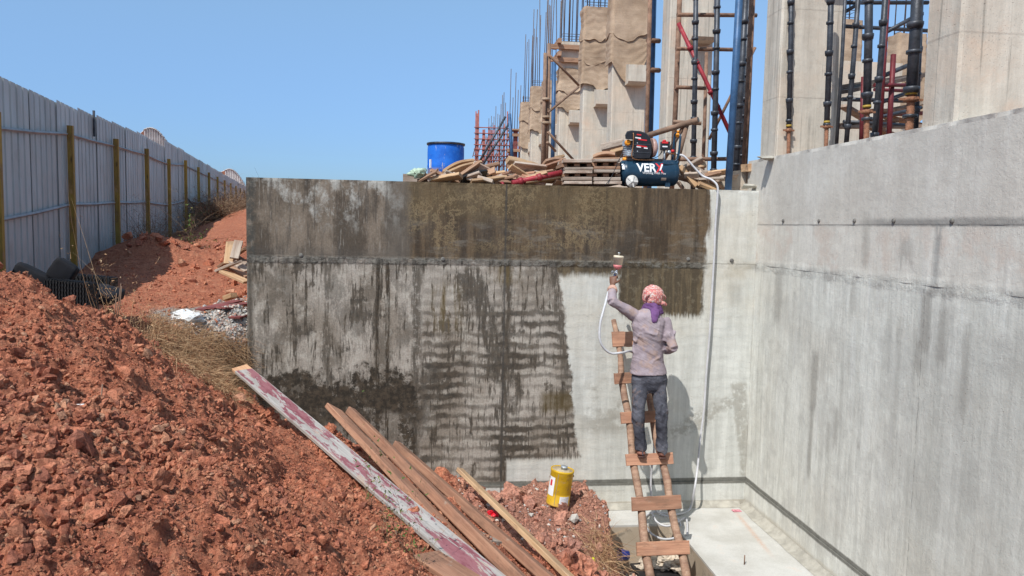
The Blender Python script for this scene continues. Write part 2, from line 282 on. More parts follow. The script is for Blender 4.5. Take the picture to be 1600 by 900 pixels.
MAT = {}
MAT['fwall'] = mk_frontwall(); MAT['rwall'] = mk_rightwall(); MAT['col'] = mk_column(); MAT['slab'] = mk_slab()
MAT['earth'] = laterite('laterite_earth', None); MAT['rub'] = laterite('laterite_rubble', 'attr'); MAT['stone'] = laterite('laterite_stone', 'rnd')
def mk_gravel():
    m = M('grey_gravel', .9); x, y, z = m.pos(); t = m.attr('tint')
    c = m.ramp(t, (0, (.20, .215, .24)), (.35, (.42, .39, .35)), (.7, (.56, .51, .45)), (.9, (.42, .20, .13)), (1, (.70, .66, .60))); m.col(m.hsv(c, m.noise(m.vec(x, y, z), 60, 5)*.6+.7)); return m.mat
MAT['gravel'] = mk_gravel()
MAT['wood'] = woodm('raw_formwork_timber', (.30, .165, .10), (.42, .26, .165), (.22, .13, .09))
MAT['woodred'] = woodm('red_laterite_stained_timber', (.30, .145, .09), (.45, .24, .15), (.20, .11, .075), .6)
MAT['woodpale'] = woodm('pale_sawn_timber', (.42, .25, .13), (.55, .37, .22), (.30, .19, .12), .4)
MAT['woodgrey'] = woodm('cement_caked_timber', (.31, .235, .18), (.48, .40, .33), (.26, .15, .10), .6)
MAT['maroonply'] = plain('maroon_faced_plywood', (.19, .055, .05), .7, 0, .3, 6, .001, (.30, .2, .17), .58)
def mk_painted():
    m = M('plank_with_worn_maroon_paint', .8); x, y, z = m.obj(); n = m.noise(m.vec(x*2.4, y*13, z*13), 1, 8, .72, .3); g = m.noise(m.vec(x*3, y*60, z*60), 1, 5, .6)
    n2 = m.noise(m.vec(x*5, y*20, z*20), 1, 6, .7)
    wd = m.mix(m.st(g, .3, .7), (.29, .265, .24), (.42, .385, .355)); wd = m.mix(m.st(n2, .55, .65)*.5, wd, (.42, .26, .17))
    c = m.mix(m.st(n+(g-.5)*.2, .475, .52)*m.st(m.mt('ABSOLUTE', y+(n2-.5)*.04), .075, .06), wd, m.mix(m.st(n2, .4, .6), (.19, .058, .070), (.27, .11, .12)))
    c = m.mix(m.st(x, .145, .13), c, m.mix(m.st(g, .3, .7), (.50, .26, .14), (.62, .36, .20)))
    c = m.mix(m.st(m.mt('ABSOLUTE', z), .004, .010)*0, c, (.4, .3, .2))
    m.col(c); m.bump(g+n*.6, .002); return m.mat
MAT['painted'] = mk_painted()
def mk_burlap():
    m = M('brown_hessian_cloth', .95, 0, .1); x, y, z = m.pos(); v = m.vec(x, y, z)
    wv = m.mt('SINE', (x+y)*520)*m.mt('SINE', z*520); st = m.noise(m.vec(x*3, y*3, z*60), 1, 4, .6); a = m.noise(v, 1.6, 6, .65); b = m.noise(v, 60, 5, .75)
    c = m.mix(m.st(a, .35, .65), (.33, .235, .16), (.45, .335, .24)); c = m.hsv(c, b*.7+.65); c = m.hsv(c, st*.35+.82); m.col(c); m.bump(b+wv*.15+st*.5, .005); return m.mat
MAT['burlap'] = mk_burlap()
def mk_sheet():
    m = M('blue_grey_painted_sheet_steel', .5, .0, .4); x, y, z = m.obj(); v = m.vec(x*4, y*4, z*.8); r = m.rnd(); a = m.noise(v, 1.2, 6, .65)
    c = m.mix(m.st(a, .3, .7), (.37, .40, .395), (.47, .50, .49)); c = m.hsv(c, r*.34+.80)
    c = m.mix(m.st(m.noise(m.vec(x*2+r*9, y*2, z*1.2), 1, 6, .7), .54, .66)*.35, c, (.24, .25, .25)); m.bump(m.noise(m.vec(x*1.3+r*5, y*1.3, z*1.3), 1, 2, .5), .05)
    lowd = m.st(z + (m.noise(m.vec(x*9, y*9, z*3), 1, 6, .7)-.5)*.9, .55, .1)
    c = m.mix(lowd*.2, c, (.28, .20, .16)); c = m.mix(m.st(m.noise(m.vec(x*14, y*14, z*2), 1, 6, .7), .64, .72)*.4, c, (.26, .20, .17)); m.col(c); return m.mat
MAT['sheet'] = mk_sheet()
MAT['postwood'] = woodm('mustard_painted_post', (.30, .185, .035), (.40, .26, .055), (.20, .12, .035), .25)
MAT['rail'] = plain('grey_steel_rail', (.34, .33, .33), .55, .2, .2, 6)
MAT['blacksteel'] = plain('black_scaffold_steel', (.058, .062, .072), .45, .3, .4, 9, .002, (.10, .085, .075), .60)
MAT['rust'] = plain('rusty_brown_steel', (.21, .125, .085), .85, .1, .35, 12, .003, (.32, .20, .14), .58)
MAT['jackrust'] = plain('orange_rusty_thread', (.28, .135, .08), .85, .1, .35, 30, .003)
MAT['bluesteel'] = plain('blue_painted_steel', (.045, .105, .21), .45, .1, .25, 7, .002, (.16, .19, .22), .62)
MAT['redsteel'] = plain('red_painted_steel', (.26, .026, .035), .5, .1, .3, 9, .002, (.26, .13, .10), .60)
MAT['maroonsteel'] = plain('maroon_painted_steel', (.13, .022, .026), .5, .1, .3, 9)
MAT['redscaf'] = plain('rust_red_scaffold_steel', (.27, .09, .075), .7, .1, .25, 6)
MAT['rebar'] = plain('dark_reinforcing_bar', (.13, .105, .10), .8, .2, .25, 20)
MAT['darkwood'] = woodm('dark_weathered_timber', (.07, .055, .045), (.14, .11, .09), (.05, .04, .035), .4)
MAT['bamboo'] = plain('weathered_brown_pole', (.23, .145, .10), .85, 0, .3, 6, .004)
MAT['mortar'] = plain('pale_mortar', (.36, .335, .285), .95, 0, .2, 9, .004)
MAT['holeshade'] = plain('painted_hole_shade', (.17, .16, .145), .95, 0, .3, 40, .003)  # dark colour standing in for the shade inside holes
MAT['barkpole'] = woodm('peeling_round_pole', (.26, .15, .10), (.40, .26, .18), (.16, .09, .065), .3, .006)
MAT['soil'] = plain('brown_backfill', (.32, .20, .14), .95, 0, .3, 2, .02)

# ---------------------------------------------------------------- mesh collectors and bookkeeping
COL = sc.collection
def tag(o, label=None, cat=None, group=None, kind=None):
    if label: o['label'] = label
    if cat: o['category'] = cat
    if group: o['group'] = group
    if kind: o['kind'] = kind
    return o
def thing(name, label, cat, loc=(0, 0, 0), group=None):
    o = bpy.data.objects.new(name, None); COL.objects.link(o); o.location = loc; o.empty_display_size = .1
    return tag(o, label, cat, group)
def basis(d, up=V(0, 0, 1)):
    d = Vector(d).normalized(); s = d.cross(Vector(up))
    if s.length < 1e-4: s = d.cross(V(0, 1, 0))
    s.normalize(); return d, s, s.cross(d)
class B:
    def __init__(s): s.v = []; s.f = []; s.sm = []
    def add(s, vs, fs, smooth=False):
        n = len(s.v); s.v += [Vector(a) for a in vs]; s.f += [tuple(i+n for i in q) for q in fs]; s.sm += [smooth]*len(fs); return s
    def box(s, c, sz, R=None, jit=0):
        c = Vector(c); h = [a/2 for a in sz]; vs = []
        for dx in (-1, 1):
            for dy in (-1, 1):
                for dz in (-1, 1):
                    p = V(dx*h[0], dy*h[1], dz*h[2])
                    if jit: p += V(*(random.uniform(-jit, jit) for _ in range(3)))
                    vs.append(c + (R @ p if R else p))
        return s.add(vs, [(0, 1, 3, 2), (4, 6, 7, 5), (0, 4, 5, 1), (2, 3, 7, 6), (0, 2, 6, 4), (1, 5, 7, 3)])
    def tube(s, pts, r, n=8, cap=True, smooth=True):
        pts = [Vector(p) for p in pts]; k = len(pts); rs = r if isinstance(r, (list, tuple)) else [r]*k
        vs = []; ref = None
        for i, p in enumerate(pts):
            d = (pts[min(i+1, k-1)] - pts[max(i-1, 0)]).normalized()
            if ref is None: ref = basis(d)[1]
            sd = (ref - d*ref.dot(d)).normalized(); ref = sd; t = d.cross(sd)
            for j in range(n): a = 2*pi*j/n; vs.append(p + (sd*cos(a) + t*sin(a))*rs[i])
        fs = [(i*n+j, i*n+(j+1) % n, (i+1)*n+(j+1) % n, (i+1)*n+j) for i in range(k-1) for j in range(n)]
        s.add(vs, fs, smooth)
        if cap: m = len(s.v)-k*n; s.f += [tuple(m+j for j in range(n))[::-1], tuple(m+(k-1)*n+j for j in range(n))]; s.sm += [False]*2
        return s
    def lathe(s, c, prof, axis=(0, 0, 1), n=24, cap=True):      # prof: (distance along axis, radius)
        d, sd, t = basis(axis); c = Vector(c); vs = []
        for h, r in prof:
            for j in range(n): a = 2*pi*j/n; vs.append(c + d*h + (sd*cos(a)+t*sin(a))*r)
        k = len(prof); s.add(vs, [(i*n+j, i*n+(j+1) % n, (i+1)*n+(j+1) % n, (i+1)*n+j) for i in range(k-1) for j in range(n)], True)
        if cap: m = len(s.v)-k*n; s.f += [tuple(m+j for j in range(n))[::-1], tuple(m+(k-1)*n+j for j in range(n))]; s.sm += [False]*2
        return s
    def loft(s, secs, side=V(1, 0, 0), n=14):                   # secs: (point, r_side, r_other)
        pts = [Vector(a[0]) for a in secs]; k = len(pts); vs = []
        for i, (p, rx, ry) in enumerate(secs):
            d = (pts[min(i+1, k-1)] - pts[max(i-1, 0)]).normalized(); sd = (side - d*side.dot(d)).normalized(); t = d.cross(sd)
            for j in range(n): a = 2*pi*j/n; vs.append(Vector(p) + sd*cos(a)*rx + t*sin(a)*ry)
        s.add(vs, [(i*n+j, i*n+(j+1) % n, (i+1)*n+(j+1) % n, (i+1)*n+j) for i in range(k-1) for j in range(n)], True)
        m = len(s.v)-k*n; s.f += [tuple(m+j for j in range(n))[::-1], tuple(m+(k-1)*n+j for j in range(n))]; s.sm += [True]*2
        return s
    def mesh(s, name, mat, off=V(0, 0, 0)):
        me = bpy.data.meshes.new(name); me.from_pydata([tuple(a-off) for a in s.v], [], s.f); me.polygons.foreach_set('use_smooth', s.sm)
        me.materials.append(MAT[mat] if isinstance(mat, str) else mat); me.update(); return me
    def build(s, name, mat, parent=None, loc=None, label=None):  # vertices are in world space; a child is stored relative to its thing
        org = Vector(parent.location) if parent else Vector(loc or (0, 0, 0)); po = org
        if parent and parent.parent: po = org + Vector(parent.parent.location)
        if loc is not None and parent: po = Vector(loc)
        o = bpy.data.objects.new(name, s.mesh(name, mat, po if parent else org)); COL.objects.link(o)
        if parent:
            o.parent = parent
            if loc is not None: o.location = Vector(loc) - org
        else: o.location = org
        if label: o['label'] = label
        return o
def wbuild(b, name, mat, label, cat, loc, group=None): return tag(b.build(name, mat, None, loc), label, cat, group)

def mesh_np(name, co, tri, mat, attr=None, smooth=False):
    me = bpy.data.meshes.new(name); nv, nf = len(co), len(tri)
    me.vertices.add(nv); me.vertices.foreach_set('co', co.astype(np.float32).ravel())
    k = tri.shape[1]; me.loops.add(nf*k); me.loops.foreach_set('vertex_index', tri.astype(np.int32).ravel())
    me.polygons.add(nf); me.polygons.foreach_set('loop_start', np.arange(0, nf*k, k, dtype=np.int32)); me.polygons.foreach_set('loop_total', np.full(nf, k, dtype=np.int32))
    me.polygons.foreach_set('use_smooth', np.full(nf, bool(smooth)))
    me.update(calc_edges=True)
    if attr is not None: a = me.attributes.new('tint', 'FLOAT', 'POINT'); a.data.foreach_set('value', attr.astype(np.float32))
    me.materials.append(MAT[mat] if isinstance(mat, str) else mat)
    o = bpy.data.objects.new(name, me); COL.objects.link(o); return o

# value noise in numpy
_P = RS.rand(256, 256)
def vn(x, y, seed=0):
    x = x + seed*17.3; y = y + seed*31.7; xi = np.floor(x).astype(int); yi = np.floor(y).astype(int); fx = x-xi; fy = y-yi
    fx = fx*fx*(3-2*fx); fy = fy*fy*(3-2*fy); g = lambda a, b: _P[a & 255, b & 255]
    return (g(xi, yi)*(1-fx)+g(xi+1, yi)*fx)*(1-fy) + (g(xi, yi+1)*(1-fx)+g(xi+1, yi+1)*fx)*fy - .5
def fbm(x, y, o=4, seed=0):
    r = 0; a = 1
    for i in range(o): r = r + a*vn(x*2**i, y*2**i, seed+i); a *= .5
    return r

# ================================================================ GROUND
FEN = lambda s, up=0: None
def fence_pt(s):                                            # ground plan of the hoarding, s counts posts
    Z = (3.14+s)*2.65; X = -.2786*Z - 3.40
    return V(X*cos(YAW)+Z*sin(YAW), -X*sin(YAW)+Z*cos(YAW), 0)
ctrl = [(0, 900, 2.1), (0, 780, 2.5), (0, 650, 3.0), (0, 530, 3.7), (0, 432, 4.5), (-300, 470, 4.0), (-400, 800, 2.6), (60, 468, 4.6), (130, 512, 4.8),
        (200, 900, 2.3), (200, 750, 2.9), (200, 620, 3.8), (195, 525, 5.1), (250, 572, 5.2), (305, 612, 5.3), (376, 655, 5.7),
        (400, 900, 2.6), (400, 760, 3.5), (390, 690, 4.7), (430, 672, 6.0), (470, 682, 6.8), (505, 684, 7.2), (530, 700, 7.6), (450, 800, 3.6), (500, 900, 2.85), (560, 810, 4.1), (600, 880, 3.4), (645, 900, 3.3),
        (500, 730, 5.0), (590, 740, 6.6), (640, 735, 7.3), (560, 750, 5.4), (660, 840, 4.3), (740, 900, 4.2), (700, 800, 5.7), (800, 885, 5.15), (760, 840, 5.8), (890, 900, 5.9), (850, 850, 6.4), (700, 760, 7.3),
        (800, 783, 7.6), (800, 820, 6.7)]
CP = [tuple(pd(*c)) for c in ctrl]
CP += [tuple(a) for a in (at(400, 660, 7.95), at(450, 690, 7.95), at(540, 712, 7.95), at(660, 752, 7.95), at(780, 778, 7.95))]
CP += [(1.34, 7.11, .38), (1.6, 7.4, .40), (1.0, 7.5, .36), (1.75, 7.0, .34), (1.6, 6.6, .15), (1.7, 6.2, -.1), (1.85, 5.6, -.3), (1.8, 7.7, .34), (1.2, 7.9, .33)]
for c in ((390, 545, 7.9), (300, 533, 7.2), (350, 600, 6.9), (385, 628, 7.3), (250, 520, 6.9), (215, 500, 7.6), (270, 470, 9.0), (370, 480, 9.4), (250, 430, 11.2), (300, 405, 12.8), (360, 400, 12.9), (380, 440, 10.8),
          (380, 392, 14), (330, 375, 15), (384, 350, 18.5), (350, 345, 20), (384, 326, 22.5)):
    CP.append(tuple(pd(*c)))
for s, z in ((-2, 2.1), (-1, 2.15), (0, 2.2), (1, 2.28), (2, 2.42), (3, 2.55), (4, 2.62), (5, 2.78), (6, 3.15), (7, 3.4), (9, 3.5), (12, 3.55), (20, 3.6)):
    p = fence_pt(s); CP.append((p.x, p.y, z)); CP.append((p.x-3, p.y, z))
    if s > 5: CP.append((p.x+4, p.y, z+.1))
CP += [(2, 1, .9), (0, .5, 1.5), (-2, 0, 1.9), (3, 4, -.4), (-6, 1, 2.3), (-40, 30, 2.8), (-60, -20, 2), (60, -30, 1), (80, 100, 3), (-80, 150, 3.4), (0, -60, 1), (-9, 4, 2.2), (-1.5, .8, 1.9), (.9, 3, .9)]
CP = np.array(CP)
def _phi(a, b): return np.sqrt(((a[:, None, :]-b[None])**2).sum(-1) + .01)
_A = _phi(CP[:, :2], CP[:, :2]); _n = len(CP); _Pm = np.c_[np.ones(_n), CP[:, :2]]
_K = np.block([[_A - 1e-3*np.eye(_n), _Pm], [_Pm.T, np.zeros((3, 3))]]); _w = np.linalg.solve(_K, np.r_[CP[:, 2], np.zeros(3)])
def ground_base(x, y):
    sh = x.shape; q = np.c_[x.ravel(), y.ravel()]; out = np.empty(len(q))
    for i in range(0, len(q), 40000):
        k = q[i:i+40000]; out[i:i+40000] = _phi(k, CP[:, :2]) @ _w[:_n] + _w[_n] + k @ _w[_n+1:]
    return out.reshape(sh)
def sst(x, a, b): t = np.clip((x-a)/(b-a), 0, 1); return t*t*(3-2*t)
FN = fence_pt(1)-fence_pt(0); FN.normalize(); FP0 = fence_pt(0)
BEDS = [(tuple(pd(373, 573, 6.6)), tuple(pd(800, 935, 3.55)), .11), (tuple(pd(524, 642, 6.6)), tuple(pd(770, 905, 4.35)), .09), (tuple(pd(548, 643, 6.8)), tuple(pd(830, 925, 4.15)), .06), (tuple(pd(618, 694, 7.0)), tuple(pd(880, 925, 4.75)), .07)]
def ground_z(x, y, fine=True):
    x = np.asarray(x, float); y = np.asarray(y, float); z = ground_base(x, y)
    far = np.hypot(x, y); z = np.where(far > 60, 2.8+0*z, z) if True else z
    hb = fence_pt(1.75); z = z + .38*np.exp(-(((x-hb.x-.75)/.75)**2+((y-hb.y)/.9)**2))
    path = sst(y, 7.0, 8.2)*sst(-x, 2.0, 2.6)*(1-.8*np.exp(-(((x-hb.x-.75)/.9)**2+((y-hb.y)/1.1)**2)))               # trodden ground beside the hoarding
    am = 1-.72*path
    z = z + am*(fbm(x*1.6, y*1.6, 2, 1)*.16 + fbm(x*5, y*5, 2, 5)*.10)
    if fine: z = z + am*(-np.abs(fbm(x*8, y*8, 3, 9))*.12+.035 + sst(vn(x*9, y*9, 40), .28, .45)*.045 + sst(vn(x*21+3, y*21, 41), .12, .35)*.022 + np.abs(vn(x*40, y*40, 12))*.030 + vn(x*80, y*80, 14)*.014)
    edge = 1.83 + fbm(y*2.2, y*0+3, 3, 21)*.12 - sst(-y, -6.6, -5.2)*.25
    drop = sst(x, edge-.02, edge+.06)*sst(y, 4.6, 5.4)
    z = z*(1-drop) + (-.47 + fbm(x*6, y*6, 3, 30)*.08)*drop
    z = np.where((x > 2.6) & (y < 8.2), np.minimum(z, -.62), z)          # below the slab
    z = np.where((x > -1.75) & (y > 8.15), np.minimum(z, 1.2), z)
    z = np.where((x > 3.5), np.minimum(z, -.7), z)
    for (ax_, ay_, az_), (bx_, by_, bz_), wd_ in BEDS:           # the long planks lie in the earth's surface, not under it
        dx_, dy_ = bx_-ax_, by_-ay_; l2 = dx_*dx_+dy_*dy_; t_ = ((x-ax_)*dx_+(y-ay_)*dy_)/l2; dd_ = np.abs((x-ax_)*dy_-(y-ay_)*dx_)/l2**.5; tc_ = np.clip(t_, 0, 1)
        k_ = (1-sst(dd_, wd_, wd_+.10))*((t_ > -.02) & (t_ < 1.02)); z = z*(1-k_)+np.minimum(z, az_+(bz_-az_)*tc_-.035)*k_
    return np.where(far > 60, 2.6, z)
def axis(parts):
    out = []
    for a, b, st in parts: out += list(np.arange(a, b, st))
    return np.array(out + [parts[-1][1]])
gx = axis([(-900, -100, 100), (-100, -20, 8), (-20, -10, .4), (-10, -4.6, .1), (-4.6, 2.8, .014), (2.8, 12, .6), (12, 100, 11), (100, 900, 100)])
gy = axis([(-900, -100, 100), (-100, 0, 10), (0, 1.3, .15), (1.3, 4.6, .013), (4.6, 8.3, .021), (8.3, 14, .07), (14, 26, .16), (26, 60, .8), (60, 200, 20), (200, 1000, 100)])
GX, GY = np.meshgrid(gx, gy); GZ = ground_z(GX, GY)
# trim the fine noise where the mesh is coarse
co = np.stack([GX, GY, GZ], -1).reshape(-1, 3); nx, ny = len(gx), len(gy)
ii = (np.arange(ny-1)[:, None]*nx + np.arange(nx-1)[None]).ravel(); quad = np.stack([ii, ii+1, ii+nx+1, ii+nx], -1)
ground = mesh_np('ground', co, quad, 'earth', smooth=True); tag(ground, 'red laterite earth heaped in the foreground, trodden path beside the hoarding', kind='structure')
def gz(x, y): return float(ground_z(np.array([x]), np.array([y]))[0])

# rubble: 300 largest stones as parts, the rest joined
def ico():
    t = (1+5**.5)/2; v = np.array([(-1, t, 0), (1, t, 0), (-1, -t, 0), (1, -t, 0), (0, -1, t), (0, 1, t), (0, -1, -t), (0, 1, -t), (t, 0, -1), (t, 0, 1), (-t, 0, -1), (-t, 0, 1)], float); v /= np.linalg.norm(v[0])
    f = np.array([(0, 11, 5), (0, 5, 1), (0, 1, 7), (0, 7, 10), (0, 10, 11), (1, 5, 9), (5, 11, 4), (11, 10, 2), (10, 7, 6), (7, 1, 8), (3, 9, 4), (3, 4, 2), (3, 2, 6), (3, 6, 8), (3, 8, 9), (4, 9, 5), (2, 4, 11), (6, 2, 10), (8, 6, 7), (9, 8, 1)])
    return v, f
def subdiv(v, f):
    v = list(map(tuple, v)); d = {}; o = []
    def mid(a, b):
        k = (min(a, b), max(a, b))
        if k not in d: p = np.array(v[a])+np.array(v[b]); p /= np.linalg.norm(p); v.append(tuple(p)); d[k] = len(v)-1
        return d[k]
    for a, b, c in f: x, y, z = mid(a, b), mid(b, c), mid(c, a); o += [(a, x, z), (x, b, y), (z, y, c), (x, y, z)]
    return np.array(v), np.array(o)
IV, IF = ico(); IV1, IF1 = subdiv(IV, IF); IV2, IF2 = subdiv(IV1, IF1)
def lumps(v, seed, amp=.28, fr=1.3):
    s = seed*3.1; n = vn(v[:, 0]*fr+s+9, v[:, 1]*fr+v[:, 2]*fr*.7+s, seed) + vn(v[:, 2]*fr+s+4, v[:, 0]*fr*.8-v[:, 1]*fr+s+20, seed+3) + .6*vn(v[:, 0]*fr*2.7+40+s, v[:, 2]*fr*2.7+v[:, 1]*2+s+30, seed+5)
    return v*(1+amp*2*n)[:, None]
def facet(v, seed, k=9):
    k = k+5                                    # chop with random planes: angular broken stone
    r = np.random.RandomState(seed); v = v.copy()
    for _ in range(k):
        d = r.normal(size=3); d /= np.linalg.norm(d); h = r.uniform(.42, .78); q = v @ d; m = q > h; v[m] -= np.outer(q[m]-h, d)
    return v
def scatter(name, P, size, mat, jitter=.3, tint=None, base=(IV, IF), parent=None, sink=.25):
    n = len(P); bv, bf = base; k = len(bv)
    var = np.stack([facet(lumps(bv, 100+i, .34, 1.7), i, 5) for i in range(12)])[RS.randint(0, 12, n)]
    var = var*(1+RS.uniform(-jitter*.55, jitter*.55, (n, k, 1)))
    sc_ = size[:, None]*RS.uniform(.6, 1.15, (n, 3)); var = var*sc_[:, None, :]
    q = RS.normal(size=(n, 4)); q /= np.linalg.norm(q, axis=1)[:, None]; w_, a, b, c = q.T
    R = np.stack([1-2*(b*b+c*c), 2*(a*b-c*w_), 2*(a*c+b*w_), 2*(a*b+c*w_), 1-2*(a*a+c*c), 2*(b*c-a*w_), 2*(a*c-b*w_), 2*(b*c+a*w_), 1-2*(a*a+b*b)], -1).reshape(n, 3, 3)
    co = np.einsum('nij,nkj->nki', R, var) + P[:, None, :]; co[:, :, 2] += (size*(1-sink*2)*.5)[:, None]
    tri = (bf[None] + (np.arange(n)*k)[:, None, None]).reshape(-1, 3)
    t = RS.rand(n) if tint is None else tint
    o = mesh_np(name, co.reshape(-1, 3), tri, mat, np.repeat(t, k)); tag(o, kind='stuff')
    if parent: o.parent = parent
    return o
def region(n, x0, x1, y0, y1, cond=None, pw=1.3):
    out = []
    while sum(map(len, out)) < n:
        x = RS.uniform(x0, x1, n*2); y = RS.uniform(y0, y1, n*2); d = np.hypot(x, y); keep = RS.rand(n*2) < np.clip((2.2/d)**pw, 0, 1)
        u = (x*cos(YAW)-y*sin(YAW))/np.maximum(y*cos(YAW)+x*sin(YAW), .1); keep &= (u > -1.0) & (u < .35)
        if cond is not None: keep &= cond(x, y)
        out.append(np.c_[x[keep], y[keep]])
    return np.concatenate(out)[:n]
heapc = lambda x, y: (x < 1.9) & ~((y > 7.0) & (x < -2.1)) & ((y < 7.9) | (x < -1.9))
OV = np.array([(1, 0, 0), (-1, 0, 0), (0, 1, 0), (0, -1, 0), (0, 0, 1), (0, 0, -1)], float); OF = np.array([(0, 2, 4), (2, 1, 4), (1, 3, 4), (3, 0, 4), (2, 0, 5), (1, 2, 5), (3, 1, 5), (0, 3, 5)])
P = region(75000, -5.2, 1.95, 1.5, 7.95, heapc); sz = np.clip(.0050*np.exp(RS.normal(0, .38, len(P))), .003, .012)*(1+.09*np.hypot(P[:, 0], P[:, 1]))
scatter('laterite_grit', np.c_[P, ground_z(P[:, 0], P[:, 1])], sz, 'rub', base=(OV*1.15, OF), parent=ground)
P = region(52000, -5.2, 1.95, 1.5, 7.95, heapc); cl_ = np.clip(fbm(P[:, 0]*2.5, P[:, 1]*2.5, 3, 77)*1.6+1, .55, 1.7); sz = np.clip(.0072*np.exp(RS.normal(0, .45, len(P))), .0045, .022)*(1+.09*np.hypot(P[:, 0], P[:, 1]))*cl_
scatter('laterite_crumbs', np.c_[P, ground_z(P[:, 0], P[:, 1])], sz, 'rub', parent=ground)
P = region(2600, -5.2, 1.95, 1.6, 7.95, heapc, 1.0); cl_ = np.clip(fbm(P[:, 0]*1.7, P[:, 1]*1.7, 3, 78)*1.8+1, .5, 2.); sz = np.clip(.0115*np.exp(RS.normal(0, .5, len(P))), .007, .034)*(1+.08*np.hypot(P[:, 0], P[:, 1]))*cl_
scatter('laterite_rubble', np.c_[P, ground_z(P[:, 0], P[:, 1])], sz, 'rub', base=(IV1, IF1), parent=ground)
# crumbs on the path and hill
P = region(9000, -9, -2.0, 7.0, 17, lambda x, y: (x > (FP0+FN*((y-FP0.y)/FN.y)).x if False else True), .6); sz = .010*np.exp(RS.normal(0, .6, len(P)))
scatter('path_crumbs', np.c_[P, ground_z(P[:, 0], P[:, 1])], sz, 'rub', parent=ground)
def hits(px, py, t0=1.8, t1=26., n=260):                    # where the sight lines of photo points meet the ground
    px = np.asarray(px, float); py = np.asarray(py, float); f_, r_, u_ = map(np.array, (fw, RT, UP))
    d = f_ + np.outer((px-800)/FPX, r_) + np.outer((450-py)/FPX, u_); out = np.full((len(px), 3), np.nan); live = np.ones(len(px), bool)
    for t in t0*(t1/t0)**(np.arange(n)/n):
        P_ = np.array(CAM)+d*t; m_ = live & (P_[:, 2] < ground_z(P_[:, 0], P_[:, 1], False)+.01)
        out[m_] = P_[m_]; live &= ~m_
    return out[~live]
_a = RS.uniform(238, 390, 9500); _b = RS.uniform(466, 548, 9500); _k = (_b < 506+(_a-240)*.27) & (_b > 510-(_a-240)*.35); P = hits(_a[_k], _b[_k], 5.)[:, :2]; P = P+RS.normal(0, .03, P.shape)
P = P[(P[:, 0] < -1.86)]
scatter('grey_gravel', np.c_[P, ground_z(P[:, 0], P[:, 1])], .0085*np.exp(RS.normal(0, .55, len(P))), 'gravel', parent=ground)
P = np.c_[RS.uniform(.3, 1.8, 420), RS.uniform(6.2, 7.85, 420)]; scatter('grey_rubble', np.c_[P, ground_z(P[:, 0], P[:, 1])], .012*np.exp(RS.normal(0, .5, len(P))), 'gravel', parent=ground)
P = np.c_[RS.uniform(1.95, 2.62, 1300), RS.uniform(5.6, 7.45, 1300)]; scatter('pit_rubble', np.c_[P, ground_z(P[:, 0], P[:, 1])], .018*np.exp(RS.normal(0, .5, len(P))), 'gravel', parent=ground, tint=RS.uniform(.45, 1, len(P)))
# single stones
smesh = []
for i in range(10):
    v = facet(lumps(IV1 if i < 7 else IV2, 50+i, .42, 1.5), 70+i, 6 if i < 7 else 10); v = v*(1+RS.uniform(-.07, .07, (len(v), 1))); v = v*np.array([1, .85, .72]); smesh.append((v, IF1 if i < 7 else IF2))
sdat = []
for v, f in smesh:
    o = mesh_np('stone', v, f, 'stone'); sdat.append(o.data); bpy.data.objects.remove(o)
def stone(x, y, r, k=None, up=.3, label=None, z=None):
    o = bpy.data.objects.new('stone', sdat[random.randrange(10) if k is None else k]); COL.objects.link(o); o.parent = ground
    o.location = (x, y, (gz(x, y) if z is None else z) + r*up); o.scale = (r*random.uniform(.8, 1.2), r*random.uniform(.8, 1.2), r*random.uniform(.7, 1.1)); o.rotation_euler = [random.uniform(0, 6.28) for _ in range(3)]
    if label: o['label'] = label
def gp(px, py, d): p = pd(px, py, d); return p.x, p.y
big = [(70, 615, 3.35, .14, 7), (50, 600, 3.4, .10, 8), (385, 700, 3.75, .085, 9), (410, 712, 3.7, .06, 8), (185, 505, 5.1, .07, 8), (140, 470, 5.0, .07, 7), (110, 466, 4.9, .06, 9), (345, 850, 2.75, .055, 7), (365, 865, 2.7, .045, 8),
       (500, 680, 5.4, .06, 3), (640, 760, 5.9, .12, 7), (625, 735, 6.2, .09, 8), (800, 765, 7.55, .16, 9), (720, 748, 7.4, .11, 8), (745, 765, 7.3, .12, 7), (690, 735, 7.5, .12, 3), (770, 850, 6.0, .10, 7), (850, 820, 6.6, .12, 8), (905, 832, 6.5, .17, 9), (860, 850, 6.2, .12, 4), (815, 860, 5.9, .10, 7),
       (900, 880, 6.0, .09, 5), (925, 870, 6.1, .10, 8), (940, 835, 6.6, .12, 7), (740, 800, 6.6, .09, 5), (25, 760, 2.5, .05, 7), (5, 700, 2.7, .06, 8), (230, 640, 3.6, .05, 9), (560, 690, 7.0, .09, 8), (420, 655, 6.2, .08, 7), (640, 700, 7.4, .09, 9)]
for px, py, d, r, k in big: x, y = gp(px, py, d); stone(x, y, r, k, .15)
for i in range(55): x, y = random.uniform(.35, 1.75), random.uniform(6.0, 7.6); stone(x, y, random.uniform(.045, .12), up=.15)
P = region(165, -4.4, 1.8, 1.9, 7.8, heapc, .5)
for x, y in P: stone(x, y, float(np.clip(.021*math.exp(RS.normal(0, .5)), .012, .07))*(1+.07*math.hypot(x, y)), up=.1)
for i in range(26): q = fence_pt(1.75); stone(q.x+.75+random.gauss(0, .4), q.y+random.gauss(0, .5), random.uniform(.05, .13))
for i in range(22): x, y = gp(random.uniform(285, 385), random.uniform(400, 465), random.uniform(9.5, 12.5)); stone(x, y, random.uniform(.04, .11))

